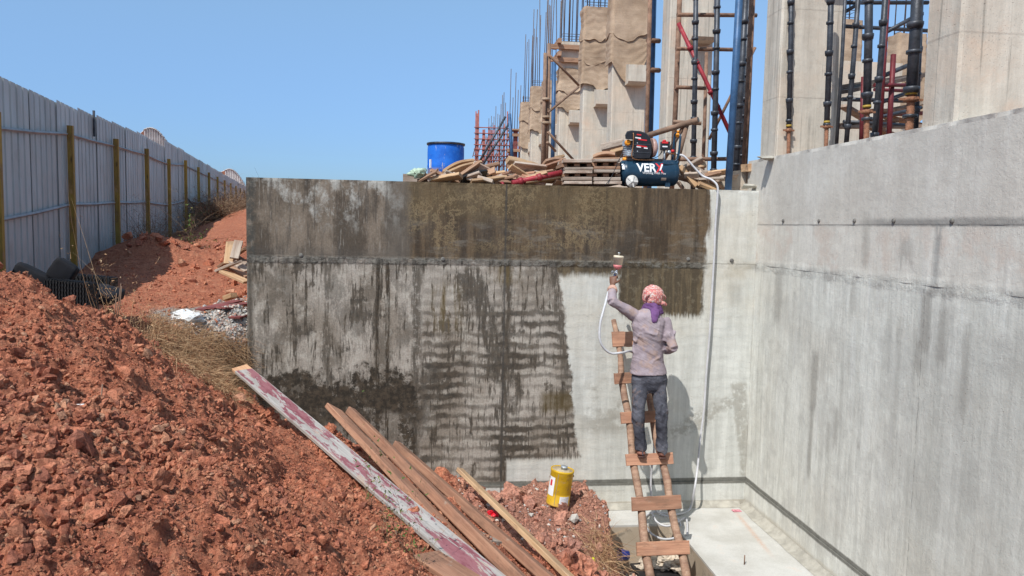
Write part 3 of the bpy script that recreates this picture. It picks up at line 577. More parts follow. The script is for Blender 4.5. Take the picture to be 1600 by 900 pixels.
# ================================================================ CONCRETE
def displaced_slab(name, mat, parent, axis_, a0, a1, z0, z1, thick, res, fn, label=None):
    na = int((a1-a0)/res)+1; nz = max(2, int((z1-z0)/res)+1); A, Z = np.meshgrid(np.linspace(a0, a1, na), np.linspace(z0, z1, nz)); D = fn(A, Z)
    if axis_ == 'x': F_ = np.stack([A, 8.0-D, Z], -1); K = np.stack([A, np.full_like(A, 8.0+thick), Z], -1)
    else: F_ = np.stack([3.67-D, A, Z], -1); K = np.stack([np.full_like(A, 3.67+thick), A, Z], -1)
    co = np.concatenate([F_.reshape(-1, 3), K.reshape(-1, 3)]); N = na*nz; i = (np.arange(nz-1)[:, None]*na+np.arange(na-1)).ravel()
    q = [np.stack([i, i+1, i+na+1, i+na], -1)]
    e = np.arange(na-1); f = np.arange(nz-1)*na
    q += [np.stack([e, e+N, e+1+N, e+1], -1), np.stack([e+(nz-1)*na, e+1+(nz-1)*na, e+1+(nz-1)*na+N, e+(nz-1)*na+N], -1)]
    q += [np.stack([f, f+na, f+na+N, f+N], -1), np.stack([f+na-1, f+na-1+N, f+2*na-1+N, f+2*na-1], -1), np.array([[N, N+(nz-1)*na, N+nz*na-1, N+na-1]])]
    q = np.concatenate(q); q = q if axis_ == 'x' else q[:, ::-1]
    o = mesh_np(name, co, q, mat); o.parent = parent; o['label'] = label or name.replace('_', ' '); return o
fwall = thing('retaining_wall', 'long grey concrete retaining wall half covered in dark brown sprayed curing coat', 'wall')
def rough_edge(Z, z, s, A): return np.exp(-((Z-z)/s)**2)
displaced_slab('kicker', 'fwall', fwall, 'x', -1.83, 3.67, -.02, .285, .30, .03, lambda A, Z: .012+.003*vn(A*9, Z*9), 'concrete kicker at the foot of the wall')
displaced_slab('lower_lift', 'fwall', fwall, 'x', -1.83, 3.67, .288, 2.7553, .30, .025, lambda A, Z: .004*fbm(A*1.5, Z*1.5) + rough_edge(Z, 2.755, .03, A)*(.006+.012*vn(A*11, A*0)) - .010*np.exp(-((A-.855)/.008)**2), 'lower pour with scalloped spray marks')
displaced_slab('upper_lift', 'fwall', fwall, 'x', -1.83, 3.67, 2.756, 3.575, .30, .025, lambda A, Z: .005+.004*fbm(A*1.5+9, Z*1.5) + rough_edge(Z, 2.756, .03, A)*(.0+.010*vn(A*11, A*0)) - .012*np.exp(-((A-.86)/.008)**2) + rough_edge(Z, 3.575, .012, A)*vn(A*20, Z*0)*.012, 'upper pour with brown coat')
rwall = thing('retaining_wall', 'tall plain grey concrete side wall on the right with round tie holes', 'wall')
displaced_slab('kicker', 'rwall', rwall, 'y', 1.0, 7.99, -.02, .285, .30, .04, lambda A, Z: .012+.003*vn(A*9, Z*9), 'concrete kicker at the foot of the side wall')
displaced_slab('lower_lift', 'rwall', rwall, 'y', 1.0, 8.0, .288, 2.7553, .30, .03, lambda A, Z: .006*fbm(A*1.2, Z*1.2) + rough_edge(Z, 2.752, .04, A)*(.008*vn(A*7, A*0)), 'lower pour with vertical streaks')
displaced_slab('middle_lift', 'rwall', rwall, 'y', 1.0, 8.3, 2.756, 3.2013, .30, .03, lambda A, Z: .001+.006*fbm(A*1.2, Z*1.2) + rough_edge(Z, 2.756, .04, A)*(.008*vn(A*8, A*0)), 'narrow middle pour')
displaced_slab('upper_lift', 'rwall', rwall, 'y', 1.0, 8.3, 3.202, 3.925, .30, .03, lambda A, Z: .003+.006*fbm(A*1.2, Z*1.2) + rough_edge(Z, 3.202, .02, A)*(.004*vn(A*9, A*0)) + rough_edge(Z, 3.925, .015, A)*vn(A*14, Z*0)*.02, 'upper pour')
for px, X in ((1222, 0), (1278, 0), (1333, 0), (1394, 0), (1485, 0)):
    p = atx(px, 345, 3.652); b = B().lathe(p+V(.001, 0, 0), [(0, .001), (.002, .014), (.006, .019), (.014, .021)], (1, 0, 0), 14); b.build('tie_hole', 'holeshade', rwall)  # dark discs on the face, nothing cut; the colour gives the hole's shade
for px, py in ((1144, 407), (1076, 405), (470, 399), (692, 405)):
    p = at(px, py, 7.985); B().lathe(p, [(0, .001), (0, .018), (.006, .022), (.014, .024)], (0, 1, 0), 14).build('tie_hole', 'holeshade', fwall)  # uncut here too: recess shade is painted as a dark disc
slab = B(); fp = [(-1.83, 7.5), (2.62, 7.5), (2.66, 7.46), (2.66, .5), (3.67, .5), (3.67, 8.0), (-1.83, 8.0)]
n = len(fp); slab.add([V(x, y, 0) for x, y in fp]+[V(x, y, -.5) for x, y in fp], [tuple(range(n)), tuple(range(2*n-1, n-1, -1))]+[(i, i+n, (i+1) % n+n, (i+1) % n) for i in range(n)])
tag(slab.build('footing_slab', 'slab', None), 'pale concrete footing slab at the foot of the walls', kind='structure')
fil = B()
def fillet(p, q, nrm, s=.075, k=60):
    vs = []
    for i in range(k+1):
        c = p.lerp(q, i/k); a = s*(1+.25*float(vn(np.array(i*.35), np.array(nrm.x*9.)))); h = s*.75*(1+.25*float(vn(np.array(i*.4), np.array(nrm.x*5.+7))))
        vs += [c+V(0, 0, h)+nrm*.002, c+V(0, 0, h*.4)+nrm*a*.4, c+nrm*a+V(0, 0, .003), c-V(0, 0, .01)]
    fil.add(vs, [(i*4+j, i*4+j+1, i*4+j+5, i*4+j+4) for i in range(k) for j in range(2)], True)
fillet(V(-1.8, 7.988, 0), V(3.60, 7.988, 0), V(0, -1, 0)); fillet(V(3.658, 7.95, 0), V(3.658, 1, 0), V(-1, 0, 0), .095, 100)
ff = fil.build('mortar_fillet', 'mortar', fwall); ff['label'] = 'smeared mortar fillet where walls meet slab'
deck = B(); deck.box((5.9, 34, 2.5), (15.4, 51.4, 2.0)); deck.box((10.1, 4.4, 2.9), (12.1, 7.75, 2.0))
tag(deck.build('raised_ground', 'soil', None), 'brown levelled ground behind the retaining walls', kind='structure')
DZ = 3.5

# ================================================================ COLUMNS
CX0, CW, CD = 3.68, .70, .36
def zat(py, Y): return at(900, py, Y).z
def hessian(parent, x0, x1, y0, y1, bands, seed, label=None):
    """cloth wound round the front and left faces of a shaft; bands = (top z, bottom z left, bottom z right, sag)"""
    for bi, (zt, zl, zr, sag) in enumerate(bands):
        path = []; o = .022+.012*bi
        path += [V(x0-o, y1+.03, 0).lerp(V(x0-o, y0-o, 0), t/6) for t in range(6)]; path += [V(x0-o, y0-o, 0).lerp(V(x1+o, y0-o, 0), t/22) for t in range(23)]
        path += [V(x1+o, y0-o, 0).lerp(V(x1+o, y1, 0), t/5) for t in range(1, 6)]
        n = len(path); nzv = 16; vs = []
        for i, p in enumerate(path):
            u = min(1, max(0, (i-6)/22)); nr = V(0, -1, 0) if 6 <= i <= 28 else (V(-1, 0, 0) if i < 6 else V(1, 0, 0))
            zb = zl*(1-u)+zr*u - sag*4*u*(1-u) + float(vn(np.array(i*.23), np.array(seed+bi*3.)))*.16
            for k in range(nzv+1):
                t = k/nzv; z = zt + (zb-zt)*t + float(vn(np.array(i*.4), np.array(t*3+seed)))*.03 - sag*.8*4*u*(1-u)*t*.4
                fold = abs(math.sin((t*5.0 + 1.6*u*(1-u)*2 + seed)*pi + float(vn(np.array(i*.25), np.array(t*4+seed*2.)))*2))**8*.016
                nn = float(fbm(np.array(u*1.5+seed), np.array(t*2.+bi), 2, 3))*.04 + t*t*.03
                vs.append(V(p.x, p.y, z) + nr*max(.0, fold+nn+.012))
        b = B().add(vs, [(i*(nzv+1)+k, (i+1)*(nzv+1)+k, (i+1)*(nzv+1)+k+1, i*(nzv+1)+k+1) for i in range(n-1) for k in range(nzv)], True)
        b.tube([vs[i*(nzv+1)+nzv] for i in range(n)], .009, 5)
        b.build('hessian_wrap', 'burlap', parent, None, label)
def column(label, yf, ztop, zbase, bars=0, barlen=2.5, corb=True, bands=None, seed=0, x0=CX0, cw=CW, group='concrete columns of the raised row'):
    c = thing('concrete_column', label, 'column', (x0, yf, zbase), group); x1 = x0+cw; y0, y1 = yf-CD, yf
    b = B(); e = .02; zs = [zbase-.05, zbase+.03] + [zbase+.03+(ztop-zbase-.06)*k/6 for k in range(1, 6)] + [ztop]; oc = [(x0, y0+e), (x0+e, y0), (x1-e, y0), (x1, y0+e), (x1, y1), (x0, y1)]
    vs = [V(x+random.uniform(-.004, .004), y+random.uniform(-.004, .004), z) for z in zs for x, y in oc]; m = 6
    b.add(vs, [(i*m+j, i*m+(j+1) % m, (i+1)*m+(j+1) % m, (i+1)*m+j) for i in range(len(zs)-1) for j in range(m)]+[tuple(range(m))[::-1], tuple((len(zs)-1)*m+j for j in range(m))])
    b.build('shaft', 'col', c)
    if corb:
        z0 = 5.98; b = B(); xa, xb = x0+cw*.36, x1-.05; ya = y0-.30
        pr = [(y0-.002, z0-.0), (ya+.06, z0+.0), (ya, z0+.04), (ya, z0+.36), (y0-.002, z0+.42)]
        b.add([V(xa, y, z) for y, z in pr]+[V(xb, y, z) for y, z in pr], [tuple(range(5)), tuple(range(9, 4, -1))]+[(i, i+5, (i+1) % 5+5, (i+1) % 5) for i in range(5)]); b.build('corbel', 'col', c)
    for k in range(bars):
        x = x0+.06+(cw-.12)*(k/(bars-1) if bars > 1 else .5)+random.uniform(-.03, .03); y = random.choice((y0+.06, y1-.06)); L = barlen*random.uniform(.78, 1.05)
        B().tube([V(x, y, ztop-.02), V(x+random.uniform(-.015, .015), y, ztop+L/2), V(x+random.uniform(-.05, .05), y+random.uniform(-.03, .03), ztop+L)], .014, 5).build('rebar', 'rebar', c)
    if bars:
        for k in range(2):
            z = ztop+.08+.14*k; B().tube([V(x0+.05, y0+.05, z), V(x1-.05, y0+.05, z), V(x1-.05, y1-.05, z), V(x0+.05, y1-.05, z), V(x0+.05, y0+.05, z)], .007, 4).build('stirrup', 'rebar', c)
    if bands: hessian(c, x0, x1, y0, y1, bands, seed)
    return c
C1 = column('nearest broad concrete column at the right edge, standing on the side wall', 5.30, 7.6, 3.93, seed=1)
C2 = column('pale concrete column standing over the inner corner of the two walls with black props before it', 8.02, 7.9, 3.6, seed=2)
C3 = column('bare concrete column with corbel seen behind the red and black props', 11.75, 7.95, DZ, seed=3)
C4 = column('concrete column wrapped in sagging brown hessian, first left of the blue and rusty poles', 15.3, 8.1, DZ, 6, 2.2, bands=((8.13, zat(52, 14.9), zat(48, 14.9), .10), (zat(45, 14.9), zat(95, 14.9), zat(66, 14.9), .42)), seed=4)
C5 = column('hessian wrapped column with long starter bars, second left of the blue and rusty poles', 18.1, zat(10, 17.7), DZ, 7, 3, bands=((zat(9, 17.7), zat(58, 17.7), zat(44, 17.7), .14), (zat(52, 17.7), zat(94, 17.7), zat(82, 17.7), .12), (zat(88, 17.7), zat(131, 17.7), zat(130, 17.7), .08)), seed=5)
C6 = column('concrete column clamped with timber near its top above drooping hessian', 21.3, zat(65, 20.9), DZ, 9, 3.2, bands=((zat(107, 20.9), zat(140, 20.9), zat(136, 20.9), .08), (zat(138, 20.9), zat(165, 20.9), zat(168, 20.9), .08)), seed=6)
for z in (zat(75, 20.9), zat(95, 20.9)):
    B().box((CX0+CW/2-.08, 21.3-CD-.08, z), (CW+.45, .1, .12)).build('timber_clamp', 'wood', C6)
    B().box((CX0-.08, 21.3-CD/2-.02, z+.13), (.1, CD+.5, .12)).build('timber_clamp', 'wood', C6)
C7 = column('hessian wrapped column behind the bundled brown poles', 24.2, zat(128, 23.8), DZ, 8, 3.0, bands=((zat(127, 23.8), zat(160, 23.8), zat(158, 23.8), .06), (zat(158, 23.8), zat(190, 23.8), zat(192, 23.8), .06)), seed=7)
C8 = column('slim looking hessian wrapped column just left of the bundled brown poles', 26.9, zat(138, 26.5), DZ, 8, 3.2, bands=((zat(137, 26.5), zat(172, 26.5), zat(170, 26.5), .05), (zat(170, 26.5), zat(206, 26.5), zat(213, 26.5), .04)), seed=8)
C9 = column('farthest hessian wrapped column beside the maroon formwork box', 29.7, zat(163, 29.3), DZ, 8, 2.9, bands=((zat(162, 29.3), zat(190, 29.3), zat(188, 29.3), .05), (zat(188, 29.3), zat(232, 29.3), zat(235, 29.3), .04)), seed=9)
# formwork shuttered column
fm = thing('formwork_box', 'column formwork of maroon boards and timber clamps beside the farthest hessian column', 'formwork', (CX0, 33, DZ))
for i in range(4): B().box((CX0+.15+i*.24, 32.6, 5.4), (.2, .06, 3.7)).build('form_board', 'maroonply', fm)
for i in range(3): B().box((CX0, 32.72+i*.14, 5.4), (.05, .12, 3.7)).build('form_board', 'maroonply', fm)
for k in range(6): B().box((CX0+.42, 32.5, 3.75+k*.66), (1.25, .1, .12)).build('timber_clamp', 'wood', fm); B().box((CX0-.09, 32.85, 3.75+k*.66), (.1, .8, .12)).build('timber_clamp', 'wood', fm)
B().box((CX0+.45, 32.75, 7.28), (1.2, .6, .06)).build('capping_board', 'wood', fm)
for k in range(9):
    x = CX0-.1+k*.11; B().tube([V(x, 32.75, 7.2), V(x+.02, 32.75, 9.0+random.uniform(-.6, .9))], .016, 5).build('rebar', 'rebar', fm)
# bare starter bar cages beyond
for i, (px0, px1, pt_, Y) in enumerate(((783, 790, 140, 36.5), (772, 781, 158, 40), (764, 770, 175, 44), (758, 762, 195, 48))):
    c = thing('starter_bars', ['tall cluster of starter bars left of the formwork box', 'second cluster of starter bars left of the formwork box', 'third cluster of starter bars above the red scaffold', 'farthest thin starter bars over the end of the red scaffold'][i], 'rebar', (at(px0, 280, Y).x, Y, DZ), 'starter bars beyond the formwork')
    for k in range(4):
        p = at(px0+(px1-px0)*k/3, pt_+random.uniform(0, 25), Y+random.uniform(-.2, .2)); B().tube([V(p.x, p.y, DZ), p], .018, 5).build('rebar', 'rebar', c)
# second row glimpsed through the props
for i, (px, Y, zt, lb) in enumerate(((1276, 14.5, 7.25, 'hessian topped column glimpsed left of the gap between the black props'), (1392, 17.0, 7.75, 'hessian wrapped column glimpsed through the gap beside the nearest column'))):
    x = at(px, 60, Y).x; column(lb, Y, zt, DZ, 6, 2.5, False, ((zt+.02, zt-1.0, zt-.9, .1), (zt-.9, zt-2.0, zt-1.9, .12)), 12+i, x, .70 if i == 0 else .62, 'columns of the rear row')

# ================================================================ PROPS AND SCAFFOLD
def cup(b, P, d, r, big=True):
    b.lathe(P, [(-.03, r), (-.03, r*1.28), (.0, r*1.45), (.018, r*1.45), (.02, r*1.1)] if big else [(-.014, r), (-.012, r*1.3), (.012, r*1.3), (.014, r)], d, 14, False)
def standard(name, label, cat, pt, pb, r, mat, jack=False, step=.5, group=None, first=.28, cups=True):
    """round tube from pb (bottom) to pt (top) with welded cups and, for props on the wall, a threaded jack base"""
    pt, pb = Vector(pt), Vector(pb); d = (pt-pb).normalized(); L = (pt-pb).length; t = thing(name, label, cat, pb, group)
    z0 = .30 if jack else 0
    B().tube([pb+d*z0, pb+d*(z0+(L-z0)/2)+V(.006, 0, 0), pt], r, 12).build('tube', mat, t)
    if cups:
        k = z0+first
        while k < L-.1:
            b = B(); cup(b, pb+d*k, d, r); b.build('upper_cup', mat, t); b = B(); cup(b, pb+d*(k-.21), d, r, False); b.build('lower_cup', mat, t); k += step
    if jack:
        pr = []
        for i in range(34): pr.append((.012+i*.0095, r*(.78 if i % 2 else .66)))
        B().lathe(pb, pr, d, 12).build('threaded_jack', 'jackrust', t)
        b = B().lathe(pb+d*.255, [(0, r*.9), (0, r*1.35), (.03, r*1.3), (.035, r*.8)], d, 8); b.box(pb+d*.27, (r*4.6, .018, .018)); b.box(pb+d*.27, (.018, r*4.2, .018)); b.build('jack_nut', 'jackrust', t)
        B().box(pb+V(0, 0, .004), (.12, .12, .008)).build('base_plate', 'jackrust', t)
        B().lathe(pb+d*.305, [(0, r*1.04), (0, r*1.08), (.022, r*1.08), (.022, r*1.0)], d, 12).build('paint_ring', 'yellowpaint', t)
    return t
MAT['yellowpaint'] = plain('yellow_paint', (.36, .24, .04), .5, 0, .2, 12)
RZ = 3.925
def onwall(px, py, X, z=RZ): p = atx(px, py, X); return V(X, p.y, z)
def topat(px, py, Yv): return at(px, py, Yv)
PR = 'black props along the side wall'
def prop(label, pxt, pxb, pyb, X, r, mat='blacksteel', jack=True, zt=-70, **k):
    b = onwall(pxb, pyb, X); return standard('scaffold_prop', label, 'prop', topat(pxt, zt, b.y), b, r, mat, jack, **k)
prop('slim black prop on a rusty jack before the left half of the corner column', 1237, 1232, 240, 3.80, .026, group=PR)
prop('black prop with a yellow ringed jack before the right half of the corner column', 1300, 1291, 228, 4.02, .028, group=PR, first=.2)
prop('plain thin black tube close to the right side of the corner column', 1324, 1307, 226, 4.16, .018, jack=False, cups=False, group=PR)
prop('black standard leaning slightly, third tube right of the corner column', 1346, 1322, 220, 4.22, .024, jack=False, group=PR)
prop('thick grey black prop on a rusty jack in the middle of the gap', 1358, 1354, 217, 3.86, .034, group=PR, first=.12)
prop('black standard with cups leaning right of the thick middle prop', 1388, 1366, 213, 4.05, .026, jack=False, group=PR, first=.1)
prop('dark tube right behind the thickest prop by the nearest column', 1440, 1430, 205, 4.18, .026, jack=False, group=PR)
prop('thickest black prop with yellow mark hugging the nearest column', 1436, 1421, 199, 3.82, .043, group=PR, first=.05)
def tubething(name, label, cat, pts, r, mat, group=None, n=8):
    b = B().tube(pts, r, n); return wbuild(b, name, mat, label, cat, pts[0], group)
# maroon stubs, ledgers and braces in the gap
for a, (pt_, pb_, Y, r, lb) in enumerate((((1396, 85), (1389, 212), 7.6, .028, 'short maroon upright standing free below the rear hessian column'), ((1391, -60), (1375, 214), 7.3, .020, 'long maroon tube behind the leaning black standard'), ((1349, 120), (1346, 220), 7.2, .022, 'low maroon upright left of the thick middle prop'))):
    p, q = at(*pt_, Y), at(*pb_, Y); q.z = 3.925; tubething('maroon_upright', lb, 'scaffold tube', [q, p], r, 'maroonsteel')
for (p0, p1, Y, r, mt_, lb) in (((1300, 40), (1450, 48), 8.0, .022, 'blacksteel', 'black ledger tube crossing high behind the props'), ((1300, 4), (1450, 4), 8.1, .024, 'blacksteel', 'black ledger tube along the top of the picture'),
        ((1316, 155), (1422, 158), 7.6, .022, 'blacksteel', 'black ledger tube low in the gap between columns'), ((1318, 190), (1420, 196), 7.9, .02, 'blacksteel', 'lowest black ledger just above the wall top'),
        ((1318, 20), (1358, -4), 7.9, .02, 'blacksteel', 'short black brace high at the left of the gap'), ((1385, 50), (1440, 20), 7.7, .022, 'blacksteel', 'black brace rising right across the rear hessian'),
        ((1372, 122), (1436, 95), 7.6, .024, 'blacksteel', 'black brace rising right above the dark platform'), ((1368, 163), (1432, 140), 7.6, .022, 'blacksteel', 'black brace rising right below the dark platform'),
        ((1318, 196), (1440, 168), 8.0, .02, 'blacksteel', 'long shallow brace at the foot of the gap'), ((1366, 133), (1420, 133), 7.5, .02, 'maroonsteel', 'maroon ledger in front of the platform'), ((1366, 140), (1420, 142), 8.2, .02, 'maroonsteel', 'lower maroon ledger under the platform')):
    tubething('ledger_tube', lb, 'scaffold tube', [at(*p0, Y), at(*p1, Y+.1)], r, mt_, 'ledgers and braces in the gap')
pf = thing('work_platform', 'dark weathered plank platform between the props', 'platform', tuple(at(1370, 135, 9)))
for k in range(4):
    a = at(1316, 144-k*3, 8.8+k*.3); c = at(1440, 118-k*.5, 9.6+k*.3); d, s, u = basis(c-a); R = Matrix((d, s, u)).transposed(); B().box((a+c)/2, ((c-a).length, .22, .045), R).build('plank', 'darkwood', pf)
lw = B(); lw.box((at(1348, 175, 12.3)+at(1348, 175, 12.3))/2, (1.1, .4, 1.6)); wbuild(lw, 'concrete_stub', 'col', 'low pale concrete block seen behind the props in the gap', 'concrete block', tuple(at(1348, 175, 12.3)))
rl = thing('timber_stack', 'pile of weathered boards on the ground behind the gap', 'timber', tuple(at(1390, 180, 10)))
for k in range(8): B().box(at(random.uniform(1345, 1425), 168+k*5, 10+random.uniform(-.3, .4)), (random.uniform(.5, 1.2), .14, .04), Euler((0, random.uniform(-.25, .25), random.uniform(-.5, .5))).to_matrix()).build('plank', random.choice(('wood', 'woodgrey', 'maroonply')), rl)

# left prop cluster
LG = 'scaffold tubes before the second column'
def up2(label, pxt, pyt, pxb, pyb, Y, r, mat, cups=False, zb=DZ, name='scaffold_tube', **k):
    p = at(pxt, pyt, Y); q = at(pxb, pyb, Y); d = (p-q); q = q - d*((q.z-zb)/d.z) if q.z > zb else q; return standard(name, label, 'scaffold tube', p, q, r, mat, False, cups=cups, group=LG, **k)
up2('leaning bright blue steel tube standing on the wall top left of the corner', 1158, -60, 1138, 290, 8.16, .040, 'bluesteel', zb=3.575, name='blue_tube')
up2('rusty brown upright right of the compressor, leftmost of its frame', 1064, -60, 1051, 262, 9.9, .034, 'rust')
up2('black cup standard between the rusty upright and the red diagonal', 1088, -60, 1083, 262, 9.5, .032, 'blacksteel', True)
up2('black cup standard with sky behind it', 1122, -60, 1115, 262, 9.2, .035, 'blacksteel', True, first=.1)
up2('thin rusty tube just behind the red diagonal', 1104, 82, 1098, 262, 10.4, .025, 'rust')
up2('thick black standard just right of the blue tube', 1168, -60, 1150, 262, 8.9, .036, 'blacksteel', True, first=.15)
up2('second black standard right behind the thick one', 1172, -60, 1158, 262, 9.3, .036, 'blacksteel', True, first=.3)
up2('rusty brown upright nearest the corner column on its left', 1178, -60, 1163, 262, 9.1, .036, 'rust')
up2('blue steel tube against the edge of the first hessian column', 1022, -60, 1014, 250, 12.2, .055, 'bluesteel', name='blue_tube')
up2('rusty tube paired with the blue one by the first hessian column', 1017, -60, 1009, 250, 12.0, .035, 'rust')
for (p0, p1, Y, r, mt_, lb) in (((1058, 23), (1182, 24), 9.75, .028, 'rust', 'highest rusty crossbar of the tube frame'), ((1056, 76), (1168, 78), 9.75, .026, 'rust', 'middle rusty crossbar of the tube frame'), ((1055, 136), (1102, 138), 9.85, .026, 'rust', 'short rusty crossbar at the left of the frame'),
        ((1058, 249), (1166, 248), 9.4, .026, 'rust', 'lowest rusty crossbar close to the ground'), ((1180, 74), (1108, 218), 9.9, .020, 'rust', 'thin dark brace falling left behind the blue tube'), ((1012, 63), (1030, 64), 12, .04, 'rust', 'stub of crossbar high beside the first blue pole'), ((1012, 109), (1030, 110), 12, .04, 'rust', 'stub of crossbar midway down the first blue pole')):
    tubething('crossbar', lb, 'scaffold tube', [at(*p0, Y), at(*p1, Y+.15)], r, mt_, LG)
rdp = at(1060, 36, 9.55); rdq = at(1163, 256, 9.35)
standard('diagonal_prop', 'long red painted prop leaning diagonally across the tube frame', 'prop', rdp, rdq, .027, 'redsteel', step=.62, first=.4)
# sawhorse pipe frame beside the compressor
sh = thing('pipe_stand', 'pinkish rusty pipe frame rising right of the compressor with an open pipe end', 'pipe frame', tuple(at(1060, 250, 9)))
pp0, pp1 = at(1008, 213, 9.0), at(1091, 187, 8.5); d = (pp1-pp0).normalized()
B().tube([pp0, pp1], .034, 14).build('sloping_pipe', 'bamboo', sh); B().lathe(pp1-d*.0, [(0.002, .026), (0.004, .026)], d, 14).build('pipe_bore', 'holeshade', sh)  # pipe end is capped; the bore's inner shade is a dark disc
B().tube([at(1074, 192, 8.62), at(1056, 262, 8.7)], .026, 10).build('leg', 'bamboo', sh); B().tube([at(1052, 190, 8.7), at(1096, 193, 8.6)], .022, 10).build('crossbar', 'bamboo', sh); B().tube([at(1070, 195, 8.65), at(1030, 262, 9.2)], .024, 10).build('leg', 'bamboo', sh)
# bundled brown poles, thin blue prop and braces in the middle
bp = thing('bundled_poles', 'bundle of brown weathered poles tied upright among the hessian columns', 'poles', tuple(at(850, 275, 14)))
for k, (a, c) in enumerate((((852, 83), (847, 275)), ((858, 68), (853, 275)), ((855, 120), (850, 275)))): B().tube([at(*c, 14+.05*k), at((a[0]+c[0])/2+.8, (a[1]+c[1])/2, 14+.05*k), at(*a, 14+.05*k)], .034, 8).build('pole', 'bamboo', bp)
for yy in (155, 183, 192): B().lathe(at(853, yy, 14), [(-.02, .06), (-.02, .072), (.02, .072), (.02, .06)], (0, 0, 1), 10).build('rope_lashing', 'burlap', bp)
tubething('blue_prop', 'thin blue prop standing just right of the bundled brown poles', 'prop', [at(863, 275, 15), at(866, 97, 15)], .042, 'bluesteel')
for (p0, p1, lb) in (((858, 86), (904, 133), 'brown brace falling right from the top of the bundled poles'), ((856, 176), (904, 136), 'brown brace rising right from the bundled poles'), ((856, 206), (898, 252), 'reddish brace falling right to the ground from the bundled poles'), ((855, 222), (868, 236), 'short dark strut low beside the bundled poles')):
    tubething('pole_brace', lb, 'brace', [at(*p0, 14.0), at(*p1, 14.4)], .024, 'bamboo', 'braces of the bundled poles')
# red brown birdcage scaffold
rs = thing('red_scaffold', 'rust red birdcage scaffold of many thin tubes right of the blue drum', 'scaffold', (3, 36, DZ))
lv = [200, 208, 218, 226, 234, 243, 251, 258]
for j, Y in enumerate((34, 37, 41)):
    xa, xb = at(747 - j*2, 230, Y).x, at(796-j*4, 230, Y).x; m = (6, 4, 4)[j]
    for i in range(m+1):
        x = xa+(xb-xa)*i/m; zt = at(760, (200 if i else 176)+j*2+random.uniform(-6, 4), Y).z + (random.uniform(.3, .9) if i == m else 0); B().tube([V(x, Y, DZ), V(x, Y, zt)], .034, 5).build('upright', 'redscaf', rs)
    for k, py in enumerate(lv): z = at(770, py+(k % 2), Y).z; B().tube([V(xa-.1, Y-.05, z), V(xb+.1, Y-.05, z)], .024, 5).build('ledger', 'redscaf', rs)
for i in range(7):
    f = i/6; a = at(747+49*f, 215, 34); c = at(739+41*f, 218, 44)
    for zz in (4.4, 6.4, 7.1): B().tube([V(a.x, 34, zz), V(c.x, 44, zz)], .024, 5).build('transom', 'redscaf', rs)
for a, c in (((740, 268), (790, 182)), ((745, 272), (796, 192))): tubething('dark_brace', ['steep dark brace crossing the red scaffold, upper one', 'steep dark brace crossing the red scaffold, lower one'][a[0] > 742], 'brace', [at(*a, 33.5), at(*c, 33.2)], .05, 'blacksteel')
tubething('blue_prop', 'thin blue prop leaning before the maroon formwork box', 'prop', [at(801, 262, 31.5), at(796, 178, 31.5)], .07, 'bluesteel')
# corner odds and ends: stub, block, mortar lump
b = B(); a = at(1148, 292, 8.42); b.box((a.x+.0, 8.5, 3.67), (.55, .22, .30), Euler((0, -.12, 0)).to_matrix()); wbuild(b, 'concrete_kerb', 'col', 'low pale concrete upstand beside the foot of the blue tube', 'concrete kerb', (a.x, 8.5, 3.57))
b = B(); b.box(at(1176, 262, 8.3), (.20, .16, .085), Euler((0, -.08, .1)).to_matrix(), .006); wbuild(b, 'timber_block', 'woodpale', 'square timber block wedged under the corner column', 'wood block', tuple(at(1176, 262, 8.3)))
b = B(); b.box(at(1176, 278, 8.40), (.17, .12, .16)); wbuild(b, 'timber_block', 'woodgrey', 'grey vertical board offcut under the timber block', 'wood block', tuple(at(1176, 278, 8.4)))
o = mesh_np('mortar_lump', facet(lumps(IV2, 5, .3), 6, 5)*np.array([.12, .08, .028]), IF2, 'mortar'); o.location = at(1170, 290, 8.1); tag(o, 'pale spilled mortar lump on the wall top in the corner', 'mortar')
o = mesh_np('mortar_lump', facet(lumps(IV2, 8, .3), 9, 5)*np.array([.10, .07, .035]), IF2, 'mortar'); o.location = at(1200, 247, 7.72); tag(o, 'rough grey mortar at the foot of the corner column', 'mortar')

# ================================================================ HOARDING FENCE
fence = thing('hoarding_fence', 'long blue grey corrugated sheet hoarding on mustard wooden posts', 'fence', tuple(FP0))
U = fence_pt(1)-fence_pt(0); SP = U.length; U.normalize(); NR = V(U.y, -U.x, 0)       # NR points to the path
def ftop(s): return H + (1.38 if s < .05 else float(np.interp(s, [0, 1, 2, 3, 4.04, 4.08, 6, 9, 12, 40], [1.56, 1.62, 1.72, 1.80, 1.80, 1.98, 1.98, 2.0, 2.02, 2.1])))
def fbot(s): return float(np.interp(s, [-3, 0, 1, 2, 3, 4, 5, 6, 8, 12, 40], [1.9, 2.1, 2.15, 2.3, 2.45, 2.5, 2.55, 2.7, 3.0, 3.2, 3.2]))
SW = 1.06; s0 = -2.2*SP; k = 0; L = 38*SP; q = s0
while q < L:
    near = q < 14*SP; b = B(); vs = []; np_ = 5 if near else 3; base = fence_pt(0)+U*q
    rg = []
    for i in range(np_):
        w0 = SW*i/np_; w = SW/np_; rg += [(w0, 0), (w0+w*.70, 0), (w0+w*.78, .028), (w0+w*.92, .028)]
    rg.append((SW+.045, 0)); sm = (q+.5)/SP; zt = ftop(sm)+random.uniform(-.016, .016); zb = fbot(sm)-.25; tl = random.uniform(-.004, .004); off = .006*(k % 2)
    for t, h in rg:
        for z in (zb, (zb+zt)/2, zt): vs.append(base+U*(t+tl*(z-zb)) - NR*(h+.06+off) + V(0, 0, z))
    n = len(rg); fs = [(i*3+j, (i+1)*3+j, (i+1)*3+j+1, i*3+j+1) for i in range(n-1) for j in range(2)]
    o = b.add(vs, fs).build('corrugated_sheet', 'sheet', fence, tuple(base)); q += SW; k += 1
